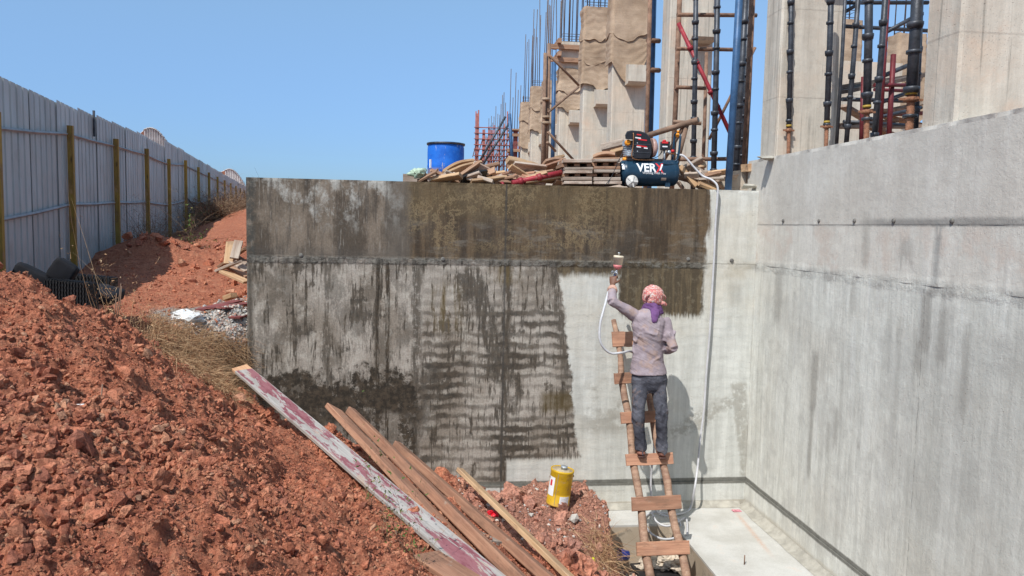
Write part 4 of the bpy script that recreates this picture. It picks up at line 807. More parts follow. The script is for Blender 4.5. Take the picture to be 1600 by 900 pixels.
def fl(s): return fence_pt(0)+U*(s*SP)
PH = [0, -.05, .0, .0, .0, .03, .0, .0, .0]
for s in range(-2, 39):
    zt = ftop(s-.02 if s == 4 else s)-.30+(.0 if s else .06); lean = {0: .05, 1: .02}.get(s, random.uniform(-.02, .03)); p = fl(s)+NR*.02; zb = fbot(s)-.3
    b = B(); R = Matrix((U, NR, V(0, 0, 1))).transposed(); h = zt-zb
    dd = (V(0, 0, h)+U*lean).normalized(); sd = U; c = p+V(0, 0, (zb+zt)/2); Rm = Matrix((dd, U, dd.cross(U))).transposed(); b.box((0, 0, 0), (h, .085, .075), None, .003)
    me = b.mesh('post', 'postwood'); o = bpy.data.objects.new('post', me); COL.objects.link(o); o.parent = fence; o.matrix_local = Matrix.Translation(c-Vector(fence.location)) @ Rm.to_4x4()
for s in range(-2, 38):
    for which in (0, 1):
        z0 = (ftop(s+.02)-.42 if not which else ftop(s+.02)-.42-1.02) ; z1 = (ftop(s+.98)-.42 if not which else ftop(s+.98)-.42-1.02)
        if s == 4 and which: z1 -= .0
        a = fl(s)-NR*.02+V(0, 0, z0); c = fl(s+1)-NR*.02+V(0, 0, z1)
        B().tube([a, (a+c)/2+V(0, 0, -.012), c], .022, 4, smooth=False).build('rail', 'rail', fence)
B().tube([fl(5)+V(0, 0, 3.75)+NR*.04, fl(5.5)+V(0, 0, 3.55)+NR*.05, fl(6)+V(0, 0, 3.7)+NR*.04, fl(7)+V(0, 0, 3.6)+NR*.04], .022, 6).build('sagging_pipe', 'blacksteel', fence)
B().box(fl(1.55)-NR*.03+V(0, 0, ftop(1.55)-.14), (.03, .03, .42)).build('bracket', 'blacksteel', fence)
MAT['dome'] = plain('pale_curved_sheeting', (.50, .49, .48), .6, 0, .15, 3)
for i, (px0, px1, pyt, pyb, Zc) in enumerate(((226, 266, 215, 240, 42), (352, 377, 273, 290, 90))):
    t = thing('curved_roof_sheet', ['ribbed curved pale roof rising behind the middle of the hoarding', 'small ribbed curved pale roof far behind the end of the hoarding'][i], 'roof', tuple(pd(px0, pyb, Zc)))
    a, c, h = pd(px0, pyb+6, Zc), pd(px1+10, pyb+10, Zc+.6), 0; ht = (pyb-pyt+10)*Zc/FPX+.4; n = 26; vs = []
    for k in range(n+1):
        f = k/n; ang = f*pi*.62+pi*.36; p = a.lerp(c, f); z = math.sin(max(.0, min(pi, ang)))*ht; rb = .12 if k % 2 else 0
        vs += [V(p.x, p.y, p.z-3), V(p.x, p.y-rb, p.z+z), V(p.x-4, p.y+8-rb, p.z+z*.9)]
    B().add(vs, [(i*3+j, (i+1)*3+j, (i+1)*3+j+1, i*3+j+1) for i in range(n) for j in range(2)]).build('ribbed_sheet', 'dome', t)
    B().tube([vs[i*3+1] for i in range(n+1)], .05+.05*i, 5).build('edge_trim', 'rail', t)

# ================================================================ TIMBER IN THE FOREGROUND
_pc = {}
def plank(name, label, cat, p, q, wd, th, mat, group=None, roll=0., end=None, up=V(0, 0, 1), warp=0., parent=None):
    """board from p to q; local X runs along it, so the grain follows; lightly sawn, edges broken, optional chipped end"""
    p, q = Vector(p), Vector(q); d, s, u = basis(q-p, up); R = Matrix((d, s, u)).transposed() @ Matrix.Rotation(roll, 3, 'X'); L = (q-p).length
    n = 8; vs = []; e = min(wd, th)*.12
    for i in range(n+1):
        t = i/n; x = L*t; wv = warp*math.sin(t*pi); j = random.uniform(-.002, .002); ww = wd/2 + random.uniform(-.0015, .0015)
        if end and i == 0: pass
        x0 = x
        for (y, z) in ((-ww+e, -th/2), (ww-e, -th/2), (ww, -th/2+e), (ww, th/2-e), (ww-e, th/2), (-ww+e, th/2), (-ww, th/2-e), (-ww, -th/2+e)):
            xx = x0 + ((end*(.5+.5*y/ww) if end and i == 0 else 0)) + (random.uniform(-.004, .004) if i in (0, n) else 0)
            vs.append(V(xx, y+j, z+wv))
    fs = [(i*8+k, i*8+(k+1) % 8, (i+1)*8+(k+1) % 8, (i+1)*8+k) for i in range(n) for k in range(8)] + [tuple(range(8))[::-1], tuple(n*8+k for k in range(8))]
    me = B().add(vs, fs).mesh(name, mat); o = bpy.data.objects.new(name, me); COL.objects.link(o)
    if parent: o.parent = parent; o.matrix_local = Matrix.Translation(p-parent.location) @ R.to_4x4()
    else: o.matrix_world = Matrix.Translation(p) @ R.to_4x4(); tag(o, label, cat, group)
    return o
plank('timber_plank', 'long plank with worn maroon and whitish paint leaning down across the red heap', 'plank', pd(373, 573, 6.6), pd(800, 935, 3.55), .152, .028, 'painted', end=.06, roll=.30, up=V(.15, -.75, .65))
bl = 'beams sliding down the rubble'
plank('timber_beam', 'thick split beam with broken upper end right beside the painted plank', 'beam', pd(524, 642, 6.6), pd(770, 905, 4.35), .135, .05, 'woodred', bl, roll=.5, end=-.08)
plank('timber_beam', 'long square beam second from the painted plank with its side face lit', 'beam', pd(548, 643, 6.8), pd(830, 925, 4.15), .078, .075, 'woodred', bl, roll=.55)
plank('timber_beam', 'reddish beam third from the painted plank passing over the rubble', 'beam', pd(618, 694, 7.0), pd(880, 925, 4.75), .088, .07, 'woodred', bl, roll=.5, end=.03)
plank('timber_batten', 'pale yellowish batten leaning alone nearest the yellow can', 'batten', pd(717, 733, 7.2), pd(900, 912, 5.35), .085, .04, 'woodpale', bl, roll=.45, end=.03)
plank('timber_offcut', 'short greyish board wedged under the beams', 'board', pd(655, 788, 5.6), pd(775, 850, 4.95), .10, .035, 'woodgrey', bl, roll=.3)
plank('timber_offcut', 'flat pinkish board lying low beneath the painted plank at the bottom edge', 'board', pd(665, 868, 3.75), pd(770, 935, 3.35), .16, .03, 'woodred', bl, roll=.1)
# planks and boards beside the path
hp = [((361, 378), (357, 412), 9.4, .10, 'woodpale', 'upright short pale board standing at the top of the timber heap by the path'), ((373, 377), (366, 404), 9.2, .09, 'woodgrey', 'narrow whitish board leaning right of the upright one'), ((344, 416), (384, 388), 9.5, .10, 'wood', 'brown board sloping up to the wall corner'),
      ((342, 422), (372, 409), 9.0, .12, 'woodgrey', 'short greyish block like board in front of the heap'), ((348, 424), (386, 441), 8.9, .10, 'woodpale', 'long pale board, front one of the heap by the path'), ((354, 416), (388, 433), 9.1, .09, 'wood', 'brown board second from the front of the heap'),
      ((362, 408), (388, 424), 9.3, .10, 'woodgrey', 'grey board third from the front of the heap'), ((368, 402), (388, 414), 9.5, .09, 'woodgrey', 'grey board lying at the back of the heap'), ((366, 398), (390, 385), 9.7, .12, 'wood', 'brown board touching the corner of the wall')]
for a, c, Dp, wd, mt_, lb in hp: plank('timber_board', lb, 'board', pd(*a, Dp), pd(*c, Dp-.15), wd*1.15, .03, mt_, 'timber heap by the path', roll=random.uniform(-.4, .4))
mb = [((312, 498), (372, 470), 'uppermost maroon faced board by the grey gravel'), ((328, 499), (388, 474), 'second maroon faced board by the grey gravel'), ((345, 500), (390, 484), 'third maroon faced board by the grey gravel'), ((366, 494), (392, 489), 'lowest short maroon board against the wall end')]
for i, (a, c, lb) in enumerate(mb):
    p, q = pd(*a, 8.0-i*.05), pd(*c, 8.5-i*.1); p.z = gz(p.x, p.y)+.05+.015*i; q.z = max(q.z, gz(q.x, q.y)+.05); plank('maroon_board', lb, 'board', p, q, .13, .018, 'maroonply', 'maroon boards on the gravel')
plank('timber_block', 'small pale block of wood lying behind the maroon boards', 'wood block', pd(353, 466, 8.9), pd(366, 461, 8.8), .09, .06, 'woodpale')

# ================================================================ LADDER
LT, LB = at(960, 500, 7.93), at(1016, 905, 6.55)
RTp, RBp = at(989, 505, 7.93), at(1073, 905, 6.55)
def lad(f, side):                                            # straight run of each pole, continued below the frame to the pit floor
    a, c = (LT, LB) if side < 0 else (RTp, RBp); return a + (c-a)*f
lad0 = thing('ladder', 'home made timber ladder of round poles with nailed board rungs leaning on the wall', 'ladder', tuple(LB))
for sd in (-1, 1):
    pts = []; rr = []; fend = 1.0
    while lad(fend, sd).z > -.45: fend += .02
    for i in range(15):
        f = fend*i/14; p = lad(f, sd)+V(.012*math.sin(i*1.7+sd), .006*math.sin(i*2.3), 0); pts.append(p); rr.append((.028 if i < 3 else .033)+.008*f+random.uniform(-.003, .003))
    B().tube(pts, rr, 10).build('rail', 'barkpole' if 'barkpole' in MAT else 'bamboo', lad0)
def lad_at(py, sd):
    lo, hi = 0., 1.3
    for _ in range(30):
        m_ = (lo+hi)/2; p = lad(m_, sd); v_ = p-CAM; yy = 450-FPX*v_.dot(UP)/v_.dot(fw)
        if yy < py: lo = m_
        else: hi = m_
    return lad(lo, sd)
for i, (yl, yr, x0, x1, h) in enumerate(((530, 530, 957, 989, 24), (592, 590, 960, 987, 17), (653, 651, 970, 1026, 18), (719, 716, 978, 1051, 18), (788, 784, 987, 1064, 21), (858, 855, 995, 1077, 21))):
    a, c = lad_at(yl, -1), lad_at(yr, 1); n_ = V(0, -1, 0)*.05; a = a+n_; c = c+n_; Y = (a.y+c.y)/2
    p, q = at(x0, yl, a.y), at(x1, yr, c.y); dep = (p-CAM).dot(fw); plank('rung', None, None, p, q, h*dep/FPX, .024, 'woodred', up=V(0, -1, .35), parent=lad0)

# ================================================================ PERSON
MAT['skin'] = plain('dark_brown_skin', (.155, .072, .045), .55, 0, .15, 20, .001)
def cloth(name, c1, c2, dirt, sc_=1., fold=.014, stain=.55):
    m = M(name, .9, 0, .15); x, y, z = m.obj(); v = m.vec(x, y, z); a = m.noise(v, 4*sc_, 6, .7); f = m.noise(m.vec(x*4, y*4, z*13+x*7), 1.0, 2, .45, .4); w_ = m.noise(v, 160, 3, .6)
    c = m.mix(m.st(a, .35, .65), c1, c2); c = m.mix(m.st(m.noise(v, 5, 7, .7), stain, stain+.12)*.6, c, dirt); c = m.hsv(c, w_*.4+.8); m.col(c); m.bump(f*.8+w_*.03, fold); return m.mat
MAT['shirt'] = cloth('dusty_mauve_shirt', (.25, .20, .22), (.35, .29, .31), (.40, .27, .21), 1., .03, .52)
MAT['trousers'] = cloth('faded_charcoal_trousers', (.035, .035, .045), (.115, .115, .135), (.26, .17, .13), 1., .03, .545)
def mk_scarf():
    m = M('pink_floral_headscarf', .9, 0, .1); x, y, z = m.obj(); v = m.vec(x, y, z); a_ = m.noise(v, 30, 4, .6); e = m.voro(m.vec(x+a_*.03, y, z+a_*.03), 24, feat='DISTANCE_TO_EDGE'); a = m.noise(v, 30, 5, .7, 1.5); b = m.noise(v, 18, 4, .6, 2)
    c = m.mix(m.st(a, .42, .58), (.62, .40, .33), (.56, .17, .15)); c = m.mix(m.st(e, .10, .03)*.6, c, (.40, .08, .12)); c = m.mix(m.st(b, .56, .62)*.8, c, (.72, .64, .60)); m.col(c); m.bump(m.noise(m.vec(x*20, y*20, z*60), 1, 4, .6, 1), .012); return m.mat
MAT['scarf'] = mk_scarf(); MAT['purple'] = cloth('purple_neck_cloth', (.10, .045, .125), (.17, .08, .20), (.2, .1, .2), 1, .02, .7)
MAT['sole'] = plain('worn_brown_shoe', (.20, .085, .06), .7, 0, .3, 20)
PY = 7.20
def J(px, py, Y=PY): return at(px, py, Y)
W = 7.28/FPX
person = thing('person', 'worker in mauve shirt and pink headscarf on the ladder raising a spray gun', 'person', tuple(J(1013, 712)))
def remesh(o, vox, smooth=6, tex=None, amt=0., dec=None):
    r = o.modifiers.new('voxel', 'REMESH'); r.mode = 'VOXEL'; r.voxel_size = vox; r.use_smooth_shade = True
    s_ = o.modifiers.new('soft', 'SMOOTH'); s_.iterations = smooth; s_.factor = .5
    if tex: t = bpy.data.textures.new('folds', 'CLOUDS'); t.noise_scale = tex; t.noise_depth = 2; d_ = o.modifiers.new('folds', 'DISPLACE'); d_.texture = t; d_.strength = amt; d_.mid_level = .5; d_.texture_coords = 'LOCAL'
torso = [(J(1012, 583, 7.20), 28, .115), (J(1012, 570, 7.20), 26, .108), (J(1012, 555), 23.5, .098), (J(1013, 540), 22.5, .094), (J(1014, 524), 24.5, .104), (J(1014, 510, 7.21), 26.5, .114), (J(1014, 499, 7.22), 26, .108), (J(1016, 491, 7.235), 19, .085), (J(1018, 484, 7.25), 11, .062), (J(1020, 475, 7.27), 9, .055)]
shL, elL, wrL, haL = J(990, 492, 7.23), J(956, 470, 7.20), J(957, 450, 7.36), J(958, 438, 7.42)
shR, elR, wrR, haR = J(1038, 503, 7.22), J(1052, 543, 7.08), J(1037, 549, 7.33), J(1029, 547, 7.40)
hipL, knL, anL = J(1002, 592, 7.20), J(997, 646, 7.08), J(1001, 699, 7.09)
hipR, knR, anR = J(1027, 592, 7.20), J(1033, 648, 7.08), J(1034, 701, 7.09)
b = B(); b.loft([(p, (rx-3)*W, ry-.018) for p, rx, ry in torso])
hc = J(1020, 464, 7.29)
b.loft([(hc+V(0, -.0, -.115), .045, .05), (hc+V(0, .02, -.09), .062, .078), (hc+V(0, .015, -.05), .072, .092), (hc+V(0, .005, 0), .077, .10), (hc+V(0, 0, .05), .072, .094), (hc+V(0, -.005, .09), .045, .06), (hc+V(0, -.005, .105), .015, .02)])
b.loft([(hc+V(0, .095, .02), .010, .010), (hc+V(0, .118, -.02), .014, .014), (hc+V(0, .10, -.032), .018, .012)])          # nose
for sx in (-1, 1): b.loft([(hc+V(sx*.078, 0, .02), .010, .022), (hc+V(sx*.083, -.005, -.01), .010, .024), (hc+V(sx*.076, 0, -.035), .008, .014)])
def limb(bb, pts, side=V(1, 0, 0)): bb.loft([(p, r_, r2) for p, r_, r2 in pts], side, 12)
for sh, el, wr, ha in ((shL, elL, wrL, haL), (shR, elR, wrR, haR)):
    limb(b, [(sh, .05, .05), (sh.lerp(el, .5), .042, .042), (el, .034, .034)], V(0, 1, 0)); limb(b, [(el, .034, .034), (el.lerp(wr, .4), .036, .034), (wr, .024, .027), (wr.lerp(ha, .4), .026, .03)], V(0, 1, 0))
def hand(bb, wr, dirv, palm_n, curl, s=1.):
    """palm, four bent fingers of unequal length and a thumb from the side of the palm"""
    d = Vector(dirv).normalized(); n_ = Vector(palm_n); n_ = (n_-d*n_.dot(d)).normalized(); sd = d.cross(n_)
    bb.loft([(wr, .024*s, .018*s), (wr+d*.03*s, .036*s, .018*s), (wr+d*.065*s, .041*s, .016*s), (wr+d*.090*s, .039*s, .013*s)], sd, 12)
    for i, (o, L) in enumerate(((-.033, .062), (-.011, .072), (.012, .067), (.034, .052))):
        p = wr+d*.086*s+sd*o*s; a = 0; pts = [(p, .0095*s, .0095*s)]
        for j in range(3):
            a += curl*(1+.08*i); dd = d*cos(a)+n_*sin(a); p = p+dd*L*s*(.45, .32, .25)[j]; pts.append((p, (.009, .008, .0065)[j]*s, (.009, .008, .0065)[j]*s))
        bb.loft(pts, sd, 8)
    p = wr+d*.028*s-sd*.030*s; dd = (d*.55-sd*.65+n_*.5).normalized(); q_ = p+dd*.036*s; d2 = (d*.5+n_*.85-sd*.05).normalized(); bb.loft([(p, .013*s, .012*s), (q_, .011*s, .010*s), (q_+d2*.028*s, .009*s, .009*s), (q_+d2*.045*s, .006*s, .006*s)], n_, 8)
gunP = at(961, 432, 7.47)
hand(b, wrL.lerp(haL, .35), V(.12, .35, 1), V(.55, .9, -.35), .95)
hand(b, wrR.lerp(haR, .3), V(-.8, .55, .12), V(0, .3, -1), .75)
for hp_, kn, an in ((hipL, knL, anL), (hipR, knR, anR)):
    limb(b, [(hp_+V(0, 0, .05), .080, .09), (hp_, .075, .085), (hp_.lerp(kn, .5), .056, .062), (kn, .044, .046), (kn.lerp(an, .35), .044, .046), (an+V(0, 0, .03), .030, .034), (an+V(0, 0, -.03), .032, .04)])
    limb(b, [(an+V(0, -.035, -.035), .028, .02), (an+V(.005, .02, -.05), .034, .028), (an+V(.03, .12, -.058), .042, .018), (an+V(.044, .175, -.06), .034, .012)], V(1, 0, 0))
body = b.build('body', 'skin', person); remesh(body, .0045, 2)
# clothes: shirt
b = B(); b.loft([(torso[0][0]+V(.002, -.0, -.006), 31*W, .142), (torso[0][0]+V(.002, 0, .012), 30*W, .138)] + [(p, rx*W*1.03+.004, ry+.012) for p, rx, ry in torso[1:-2]] + [(torso[-2][0], 12.5*W, .072), (torso[-2][0]+V(0, 0, .015), 11*W, .062)], n=28)
def sleeve(bb, sh, el, wr, e):
    bb.loft([(sh+(sh-el).normalized()*.03, .055, .060), (sh, .064, .068), (sh.lerp(el, .3), .056, .058), (sh.lerp(el, .7), .049, .049), (el+(el-sh).normalized()*.01, .048, .048)], V(0, 1, 0), 16)
    bb.loft([(el-(wr-el).normalized()*.02, .044, .044), (el.lerp(wr, .25), .052, .050), (el.lerp(wr, .55), .047, .046), (el.lerp(wr, .8), .040, .040), (el.lerp(wr, e), .037, .037)], V(0, 1, 0), 16)
sleeve(b, shL, elL, wrL, .9); sleeve(b, shR, elR, wrR, .82)
def creases(bb, cen, ax, r, n, seed):                        # raised diagonal fold ridges that merge into the cloth when it is remeshed
    rr = random.Random(seed)
    for _ in range(n):
        a0 = rr.uniform(0, 6.28); z0 = rr.uniform(-.5, .5); pts = []
        for k in range(7):
            a = a0 + k*.22; z = z0*ax + k*.012*rr.choice((-1, 1)) ; pts.append(cen+V(cos(a)*r[0], sin(a)*r[1], z))
        bb.tube(pts, [.001, .009, .012, .013, .011, .008, .001], 6)
creases(b, J(1013, 552), .20, (.155, .109), 8, 3); creases(b, J(1014, 520), .2, (.16, .117), 5, 5)
creases(b, sh_ := shR.lerp(elR, .6), .12, (.052, .052), 6, 9)
shirt = b.build('shirt', 'shirt', person); remesh(shirt, .0075, 6, .10, .016)
b = B()
for c_, el, wr, e0 in ((0, elL, wrL, .80),): b.loft([(el.lerp(wr, .72), .050, .050), (el.lerp(wr, .82), .055, .055), (el.lerp(wr, .98), .048, .048), (el.lerp(wr, 1.0), .030, .030)], V(0, 1, 0), 14)
cf = b.build('turned_cuff', MAT_CUFF := plain('pinkish_turned_cuff', (.50, .30, .23), .9, 0, .2, 30), person); remesh(cf, .006, 3, .03, .012)
# trousers
b = B(); b.loft([(J(1014, 575, 7.2), 25*W, .108), (J(1014, 583, 7.2), 28*W, .122), (J(1014.5, 594, 7.2), 30*W, .132), (J(1015, 606, 7.2), 28*W, .115), (J(1015, 612, 7.2), 22*W, .09)], n=26)
for hp_, kn, an, o in ((hipL, knL, anL, -1), (hipR, knR, anR, 1)):
    b.loft([(hp_+V(o*.008, 0, .01), .090, .114), (hp_+V(o*.006, 0, -.06), .084, .102), (hp_.lerp(kn, .5)+V(o*.004, 0, 0), .072, .082), (kn+V(0, 0, .04), .060, .066), (kn+V(0, -.01, -.02), .059, .064), (kn.lerp(an, .4), .058, .061), (kn.lerp(an, .75), .054, .057), (an+V(0, 0, .02), .057, .061), (an+V(0, 0, -.022), .059, .063), (an+V(0, 0, -.026), .045, .05)], n=20)
    creases(b, kn+V(0, 0, .0), .16, (.058, .062), 9, 11+o); creases(b, an+V(0, 0, .06), .13, (.055, .058), 8, 15+o)
tr = b.build('trousers', 'trousers', person); remesh(tr, .0075, 4, .09, .018)
# scarf: wrapped head cloth with overlapping turns and a knot, purple cloth round the neck
b = B(); b.loft([(hc+V(0, -.01, -.075), .080, .095), (hc+V(0, -.008, -.04), .098, .114), (hc+V(0, -.004, .01), .107, .122), (hc+V(0, -.004, .06), .099, .114), (hc+V(0, -.006, .098), .070, .084), (hc+V(0, -.006, .122), .025, .035)], n=26)
for k in (2, 3, 4):
    e_ = -.5+.2*k; pts = []
    for a in np.linspace(0, pi, 14): zz_ = -.055+.13*sin(a)*(1-abs(e_)*.4); rr_ = math.sqrt(max(.05, 1-((zz_+.01)/.135)**2)); pts.append(hc+V(cos(a)*.108*rr_*1.0, -sin(a*.5+.8)*.112*rr_-.004, zz_*(.4+e_)+.02))
    b.tube(pts, .0075, 6)
b.loft([(hc+V(.06, -.075, -.05), .022, .022), (hc+V(.09, -.085, -.055), .022, .020), (hc+V(.118, -.085, -.075), .012, .016)], V(0, 1, 0))
scf = b.build('headscarf', 'scarf', person); remesh(scf, .006, 2, .045, .014)
b = B(); nk = J(1019, 484, 7.25)
for k in range(4): pts = [nk+V(cos(a)*(.075+.008*k), sin(a)*(.078+.006*k), .045-.026*k+.012*sin(a*2+k)) for a in np.linspace(0, 6.283, 20)]; b.tube(pts, .018, 8)
b.loft([(nk+V(.0, -.095, .01), .05, .02), (nk+V(-.01, -.135, -.04), .042, .016), (nk+V(-.025, -.152, -.095), .03, .012), (nk+V(-.03, -.152, -.12), .008, .006)], V(1, 0, 0))
b.loft([(nk+V(.02, -.06, .05), .05, .03), (nk+V(-.02, -.075, .02), .06, .03)], V(1, 0, 0))
pc = b.build('neck_cloth', 'purple', person); remesh(pc, .006, 2, .04, .012)
b = B(); d_ = (wrL-elL).normalized(); b.lathe(wrL+d_*.005, [(-.006, .030), (-.006, .034), (.006, .034), (.006, .030)], d_, 16); b.build('bracelet', 'blacksteel', person)
for an, lb in ((anL, 0), (anR, 1)):
    b = B(); b.loft([(an+V(0, -.062, -.045), .030, .012), (an+V(0, -.03, -.048), .042, .034), (an+V(.01, .04, -.055), .044, .036), (an+V(.03, .12, -.066), .052, .026), (an+V(.048, .19, -.072), .040, .016), (an+V(.05, .20, -.074), .01, .008)], V(1, 0, 0)); so = b.build('shoe', 'sole', person); remesh(so, .005, 3)
    b = B(); b.loft([(an+V(0, -.062, -.082), .034, .008), (an+V(.01, .04, -.088), .044, .008), (an+V(.032, .13, -.095), .052, .008), (an+V(.05, .20, -.098), .03, .007)], V(1, 0, 0)); b.build('shoe_sole', plain('dark_sole', (.10, .05, .04), .8), person)

# spray gun
gun = thing('spray_gun', 'gravity feed spray gun with cream cup of pink liquid held in the raised hand', 'spray gun', tuple(gunP))
MAT['chrome'] = plain('dull_chrome', (.55, .57, .6), .3, .9, .1, 20); MAT['gunblue'] = plain('dark_blue_gun_body', (.03, .05, .12), .4, .4, .2, 20)
MAT['cream'] = plain('cream_plastic_cup', (.72, .62, .47), .45, 0, .1, 20); MAT['pink'] = plain('pink_liquid', (.62, .20, .20), .4, 0, .1, 20)
g0, g1, g2 = at(957, 444, 7.46), at(962, 427, 7.50), at(964.5, 421, 7.50)
B().tube([g0, g0.lerp(g1, .5), g1], [.011, .013, .014], 10).build('grip', 'gunblue', gun)
B().tube([g1+V(0, -.03, .004), g1+V(0, .02, .006), g1+V(0, .10, .002)], [.017, .020, .015], 12).build('gun_body', 'chrome', gun)
B().lathe(g1+V(0, .10, .002), [(0, .017), (.012, .021), (.03, .020), (.034, .01)], (0, 1, 0), 14).build('air_cap', 'chrome', gun)
B().tube([g1+V(0, .03, -.01), g1+V(0, .045, -.035), g1+V(0, .035, -.065)], .004, 6).build('trigger', 'chrome', gun)
B().lathe(g1+V(0, -.03, .005), [(-.03, .008), (-.02, .013), (0, .013)], (0, 1, 0), 10).build('adjusting_knob', 'chrome', gun)
ax = (at(967, 398, 7.5)-g2).normalized()
B().tube([g1, g2], .012, 10).build('cup_neck', 'chrome', gun)
L_ = (at(966.5, 400, 7.5)-g2).length
B().lathe(g2, [(0, .012), (.012, .036), (.030, .044), (L_*.33, .046)], ax, 22).build('cup_bottom', 'pink', gun)
B().lathe(g2, [(L_*.33+.001, .0462), (L_*.85, .049), (L_*.86, .053), (L_, .053), (L_*1.03, .044)], ax, 22).build('cup', 'cream', gun)
B().lathe(g2+ax*L_*1.03, [(0, .008), (.02, .008), (.021, .014), (.034, .013)], ax, 10).build('cap_knob', 'chrome', gun)

# hose
MAT['hose'] = plain('white_plastic_hose', (.52, .51, .52), .4, 0, .12, 10)
def smoothp(pts, k=6):
    pts = [Vector(p) for p in pts]; out = []
    for i in range(len(pts)-1):
        a, b_, c, d = pts[max(i-1, 0)], pts[i], pts[i+1], pts[min(i+2, len(pts)-1)]
        for j in range(k): t = j/k; out.append(.5*((2*b_)+(c-a)*t+(2*a-5*b_+4*c-d)*t*t+(3*b_-a-3*c+d)*t**3))
    return out+[pts[-1]]
hs = thing('air_hose', 'long white air hose hanging down the wall from the compressor to the spray gun', 'hose', tuple(at(1120, 292, 7.9)))
h1 = [at(1062, 242, 8.12), at(1070, 245, 8.1), at(1085, 262, 8.08), at(1098, 275, 8.05), at(1112, 281, 7.98), at(1121, 291, 7.93), at(1121, 310, 7.93), at(1118, 350, 7.94), at(1116, 400, 7.94), at(1113, 450, 7.94), at(1109, 520, 7.94), at(1104, 580, 7.94), at(1100, 640, 7.93), at(1095, 680, 7.9), at(1090, 730, 7.85), at(1085, 765, 7.75)]
hz = .022
h1 += [atz(1078, 795, hz), atz(1062, 803, hz), atz(1040, 802, hz+.02), atz(1020, 800, hz), atz(1008, 808, hz+.01)] 
h1 += [at(1008, 820, 7.40), at(1018, 834, 7.33), at(1035, 842, 7.30), at(1055, 840, 7.32), at(1064, 828, 7.42), at(1060, 815, 7.5)+V(0, 0, .02), atz(1050, 808, hz+.03), atz(1032, 803, hz+.05), at(1021, 790, 7.6), at(1017, 765, 7.65), at(1018, 735, 7.65), at(1022, 700, 7.6), at(1018, 650, 7.55), at(1010, 600, 7.45), at(1003, 572, 7.4), at(988, 550, 7.3)]
h1 += [at(972, 551, 7.12), at(955, 552, 7.08), at(943, 543, 7.06), at(937, 528, 7.06), at(938, 505, 7.08), at(943, 485, 7.12), at(947, 470, 7.2), at(951, 455, 7.33), at(956, 446, 7.44)]
B().tube(smoothp(h1), .0118, 10).build('hose_run', 'hose', hs)
B().tube(smoothp([at(1018, 800, 7.58), at(1026, 815, 7.42), at(1042, 822, 7.36), at(1058, 816, 7.45), atz(1072, 810, .03), atz(1074, 835, .02)]), .011, 10).build('hose_loop', 'hose', hs)

# ================================================================ ON THE WALL TOP: compressor
cy_ = 8.22; pc0 = at(1012, 292.5, cy_); K = (pc0-CAM).dot(fw)/FPX
comp = thing('air_compressor', 'dark blue wheeled air compressor marked VERX standing on the wall top', 'compressor', tuple(pc0))
def cp_(px, py, dy=0.): return at(px, py, cy_+dy)
MAT['tank'] = plain('dark_blue_tank_enamel', (.014, .042, .075), .32, 0, .2, 5, .0005, (.13, .13, .125), .60)
MAT['blackplastic'] = plain('black_shroud_plastic', (.022, .022, .026), .35, 0, .2, 10, .001, (.08, .07, .065), .62); MAT['alu'] = plain('cast_aluminium', (.42, .46, .50), .45, .5, .2, 20)
MAT['copper'] = plain('copper_pipe', (.42, .20, .09), .35, .7, .2, 20); MAT['whiteprint'] = plain('white_print', (.75, .75, .76), .5, 0, .03, 4); MAT['redprint'] = plain('red_print', (.60, .03, .035), .5, 0, .1, 4)
MAT['orange'] = plain('orange_plastic', (.75, .28, .02), .5, 0, .1, 8); MAT['whiteplastic'] = plain('white_wheel_plastic', (.62, .60, .56), .5, 0, .15, 20, .001, (.35, .28, .22), .55)
tc0, tc1 = cp_(966, 270.5), cp_(1059, 270.5); TR = 20.5*K; tl_ = (tc1-tc0).length; tx = (tc1-tc0).normalized()
pr = [(0, .01), (.008, TR*.55), (.022, TR*.82), (.045, TR*.96), (.07, TR)] ; pr2 = [(tl_-h, r_) for h, r_ in reversed(pr)]
B().lathe(tc0, pr+[(.075, TR*1.004), (.08, TR)]+[(tl_-.08, TR)]+pr2, tx, 40).build('tank', 'tank', comp)
for px, lb in ((987, 0), (1047, 1)):
    if px == 1047:
        for dy in (-.09, .09): B().box(cp_(px-4, 285.5, dy), (.055, .02, 13*K)).build('rubber_foot', 'tank', comp)
for dy in (-.155, .155):
    c_ = cp_(986.5, 283.5, dy); wl = B().lathe(c_+V(0, -.022, 0), [(0, 8.5*K), (.002, 10*K), (.042, 10*K), (.044, 8.5*K)], (0, 1, 0), 26).build('wheel', 'blackplastic', comp)
    hb = B(); sg = -1; yy = -.024 if dy < 0 else .024
    hb.lathe(c_+V(0, yy-.004, 0), [(0, .001), (0, 9.3*K), (.008, 9.3*K)], (0, 1, 0), 26)
    for a in range(5): an_ = a*2*pi/5; hb.box(c_+V(cos(an_)*5*K, yy-.006 if dy < 0 else yy+.006, sin(an_)*5*K), (8*K, .01, 2.2*K), Euler((0, -an_, 0)).to_matrix())
    hb.lathe(c_+V(0, yy-.014, 0), [(0, .001), (0, 2.4*K), (.01, 2.6*K)], (0, 1, 0), 14); h_ = hb.build('hub', 'whiteplastic', wl)
    h_.location = (0, 0, 0)
B().tube([cp_(986.5, 283.5, -.17), cp_(986.5, 283.5, .17)], .008, 8).build('axle', 'blacksteel', comp)
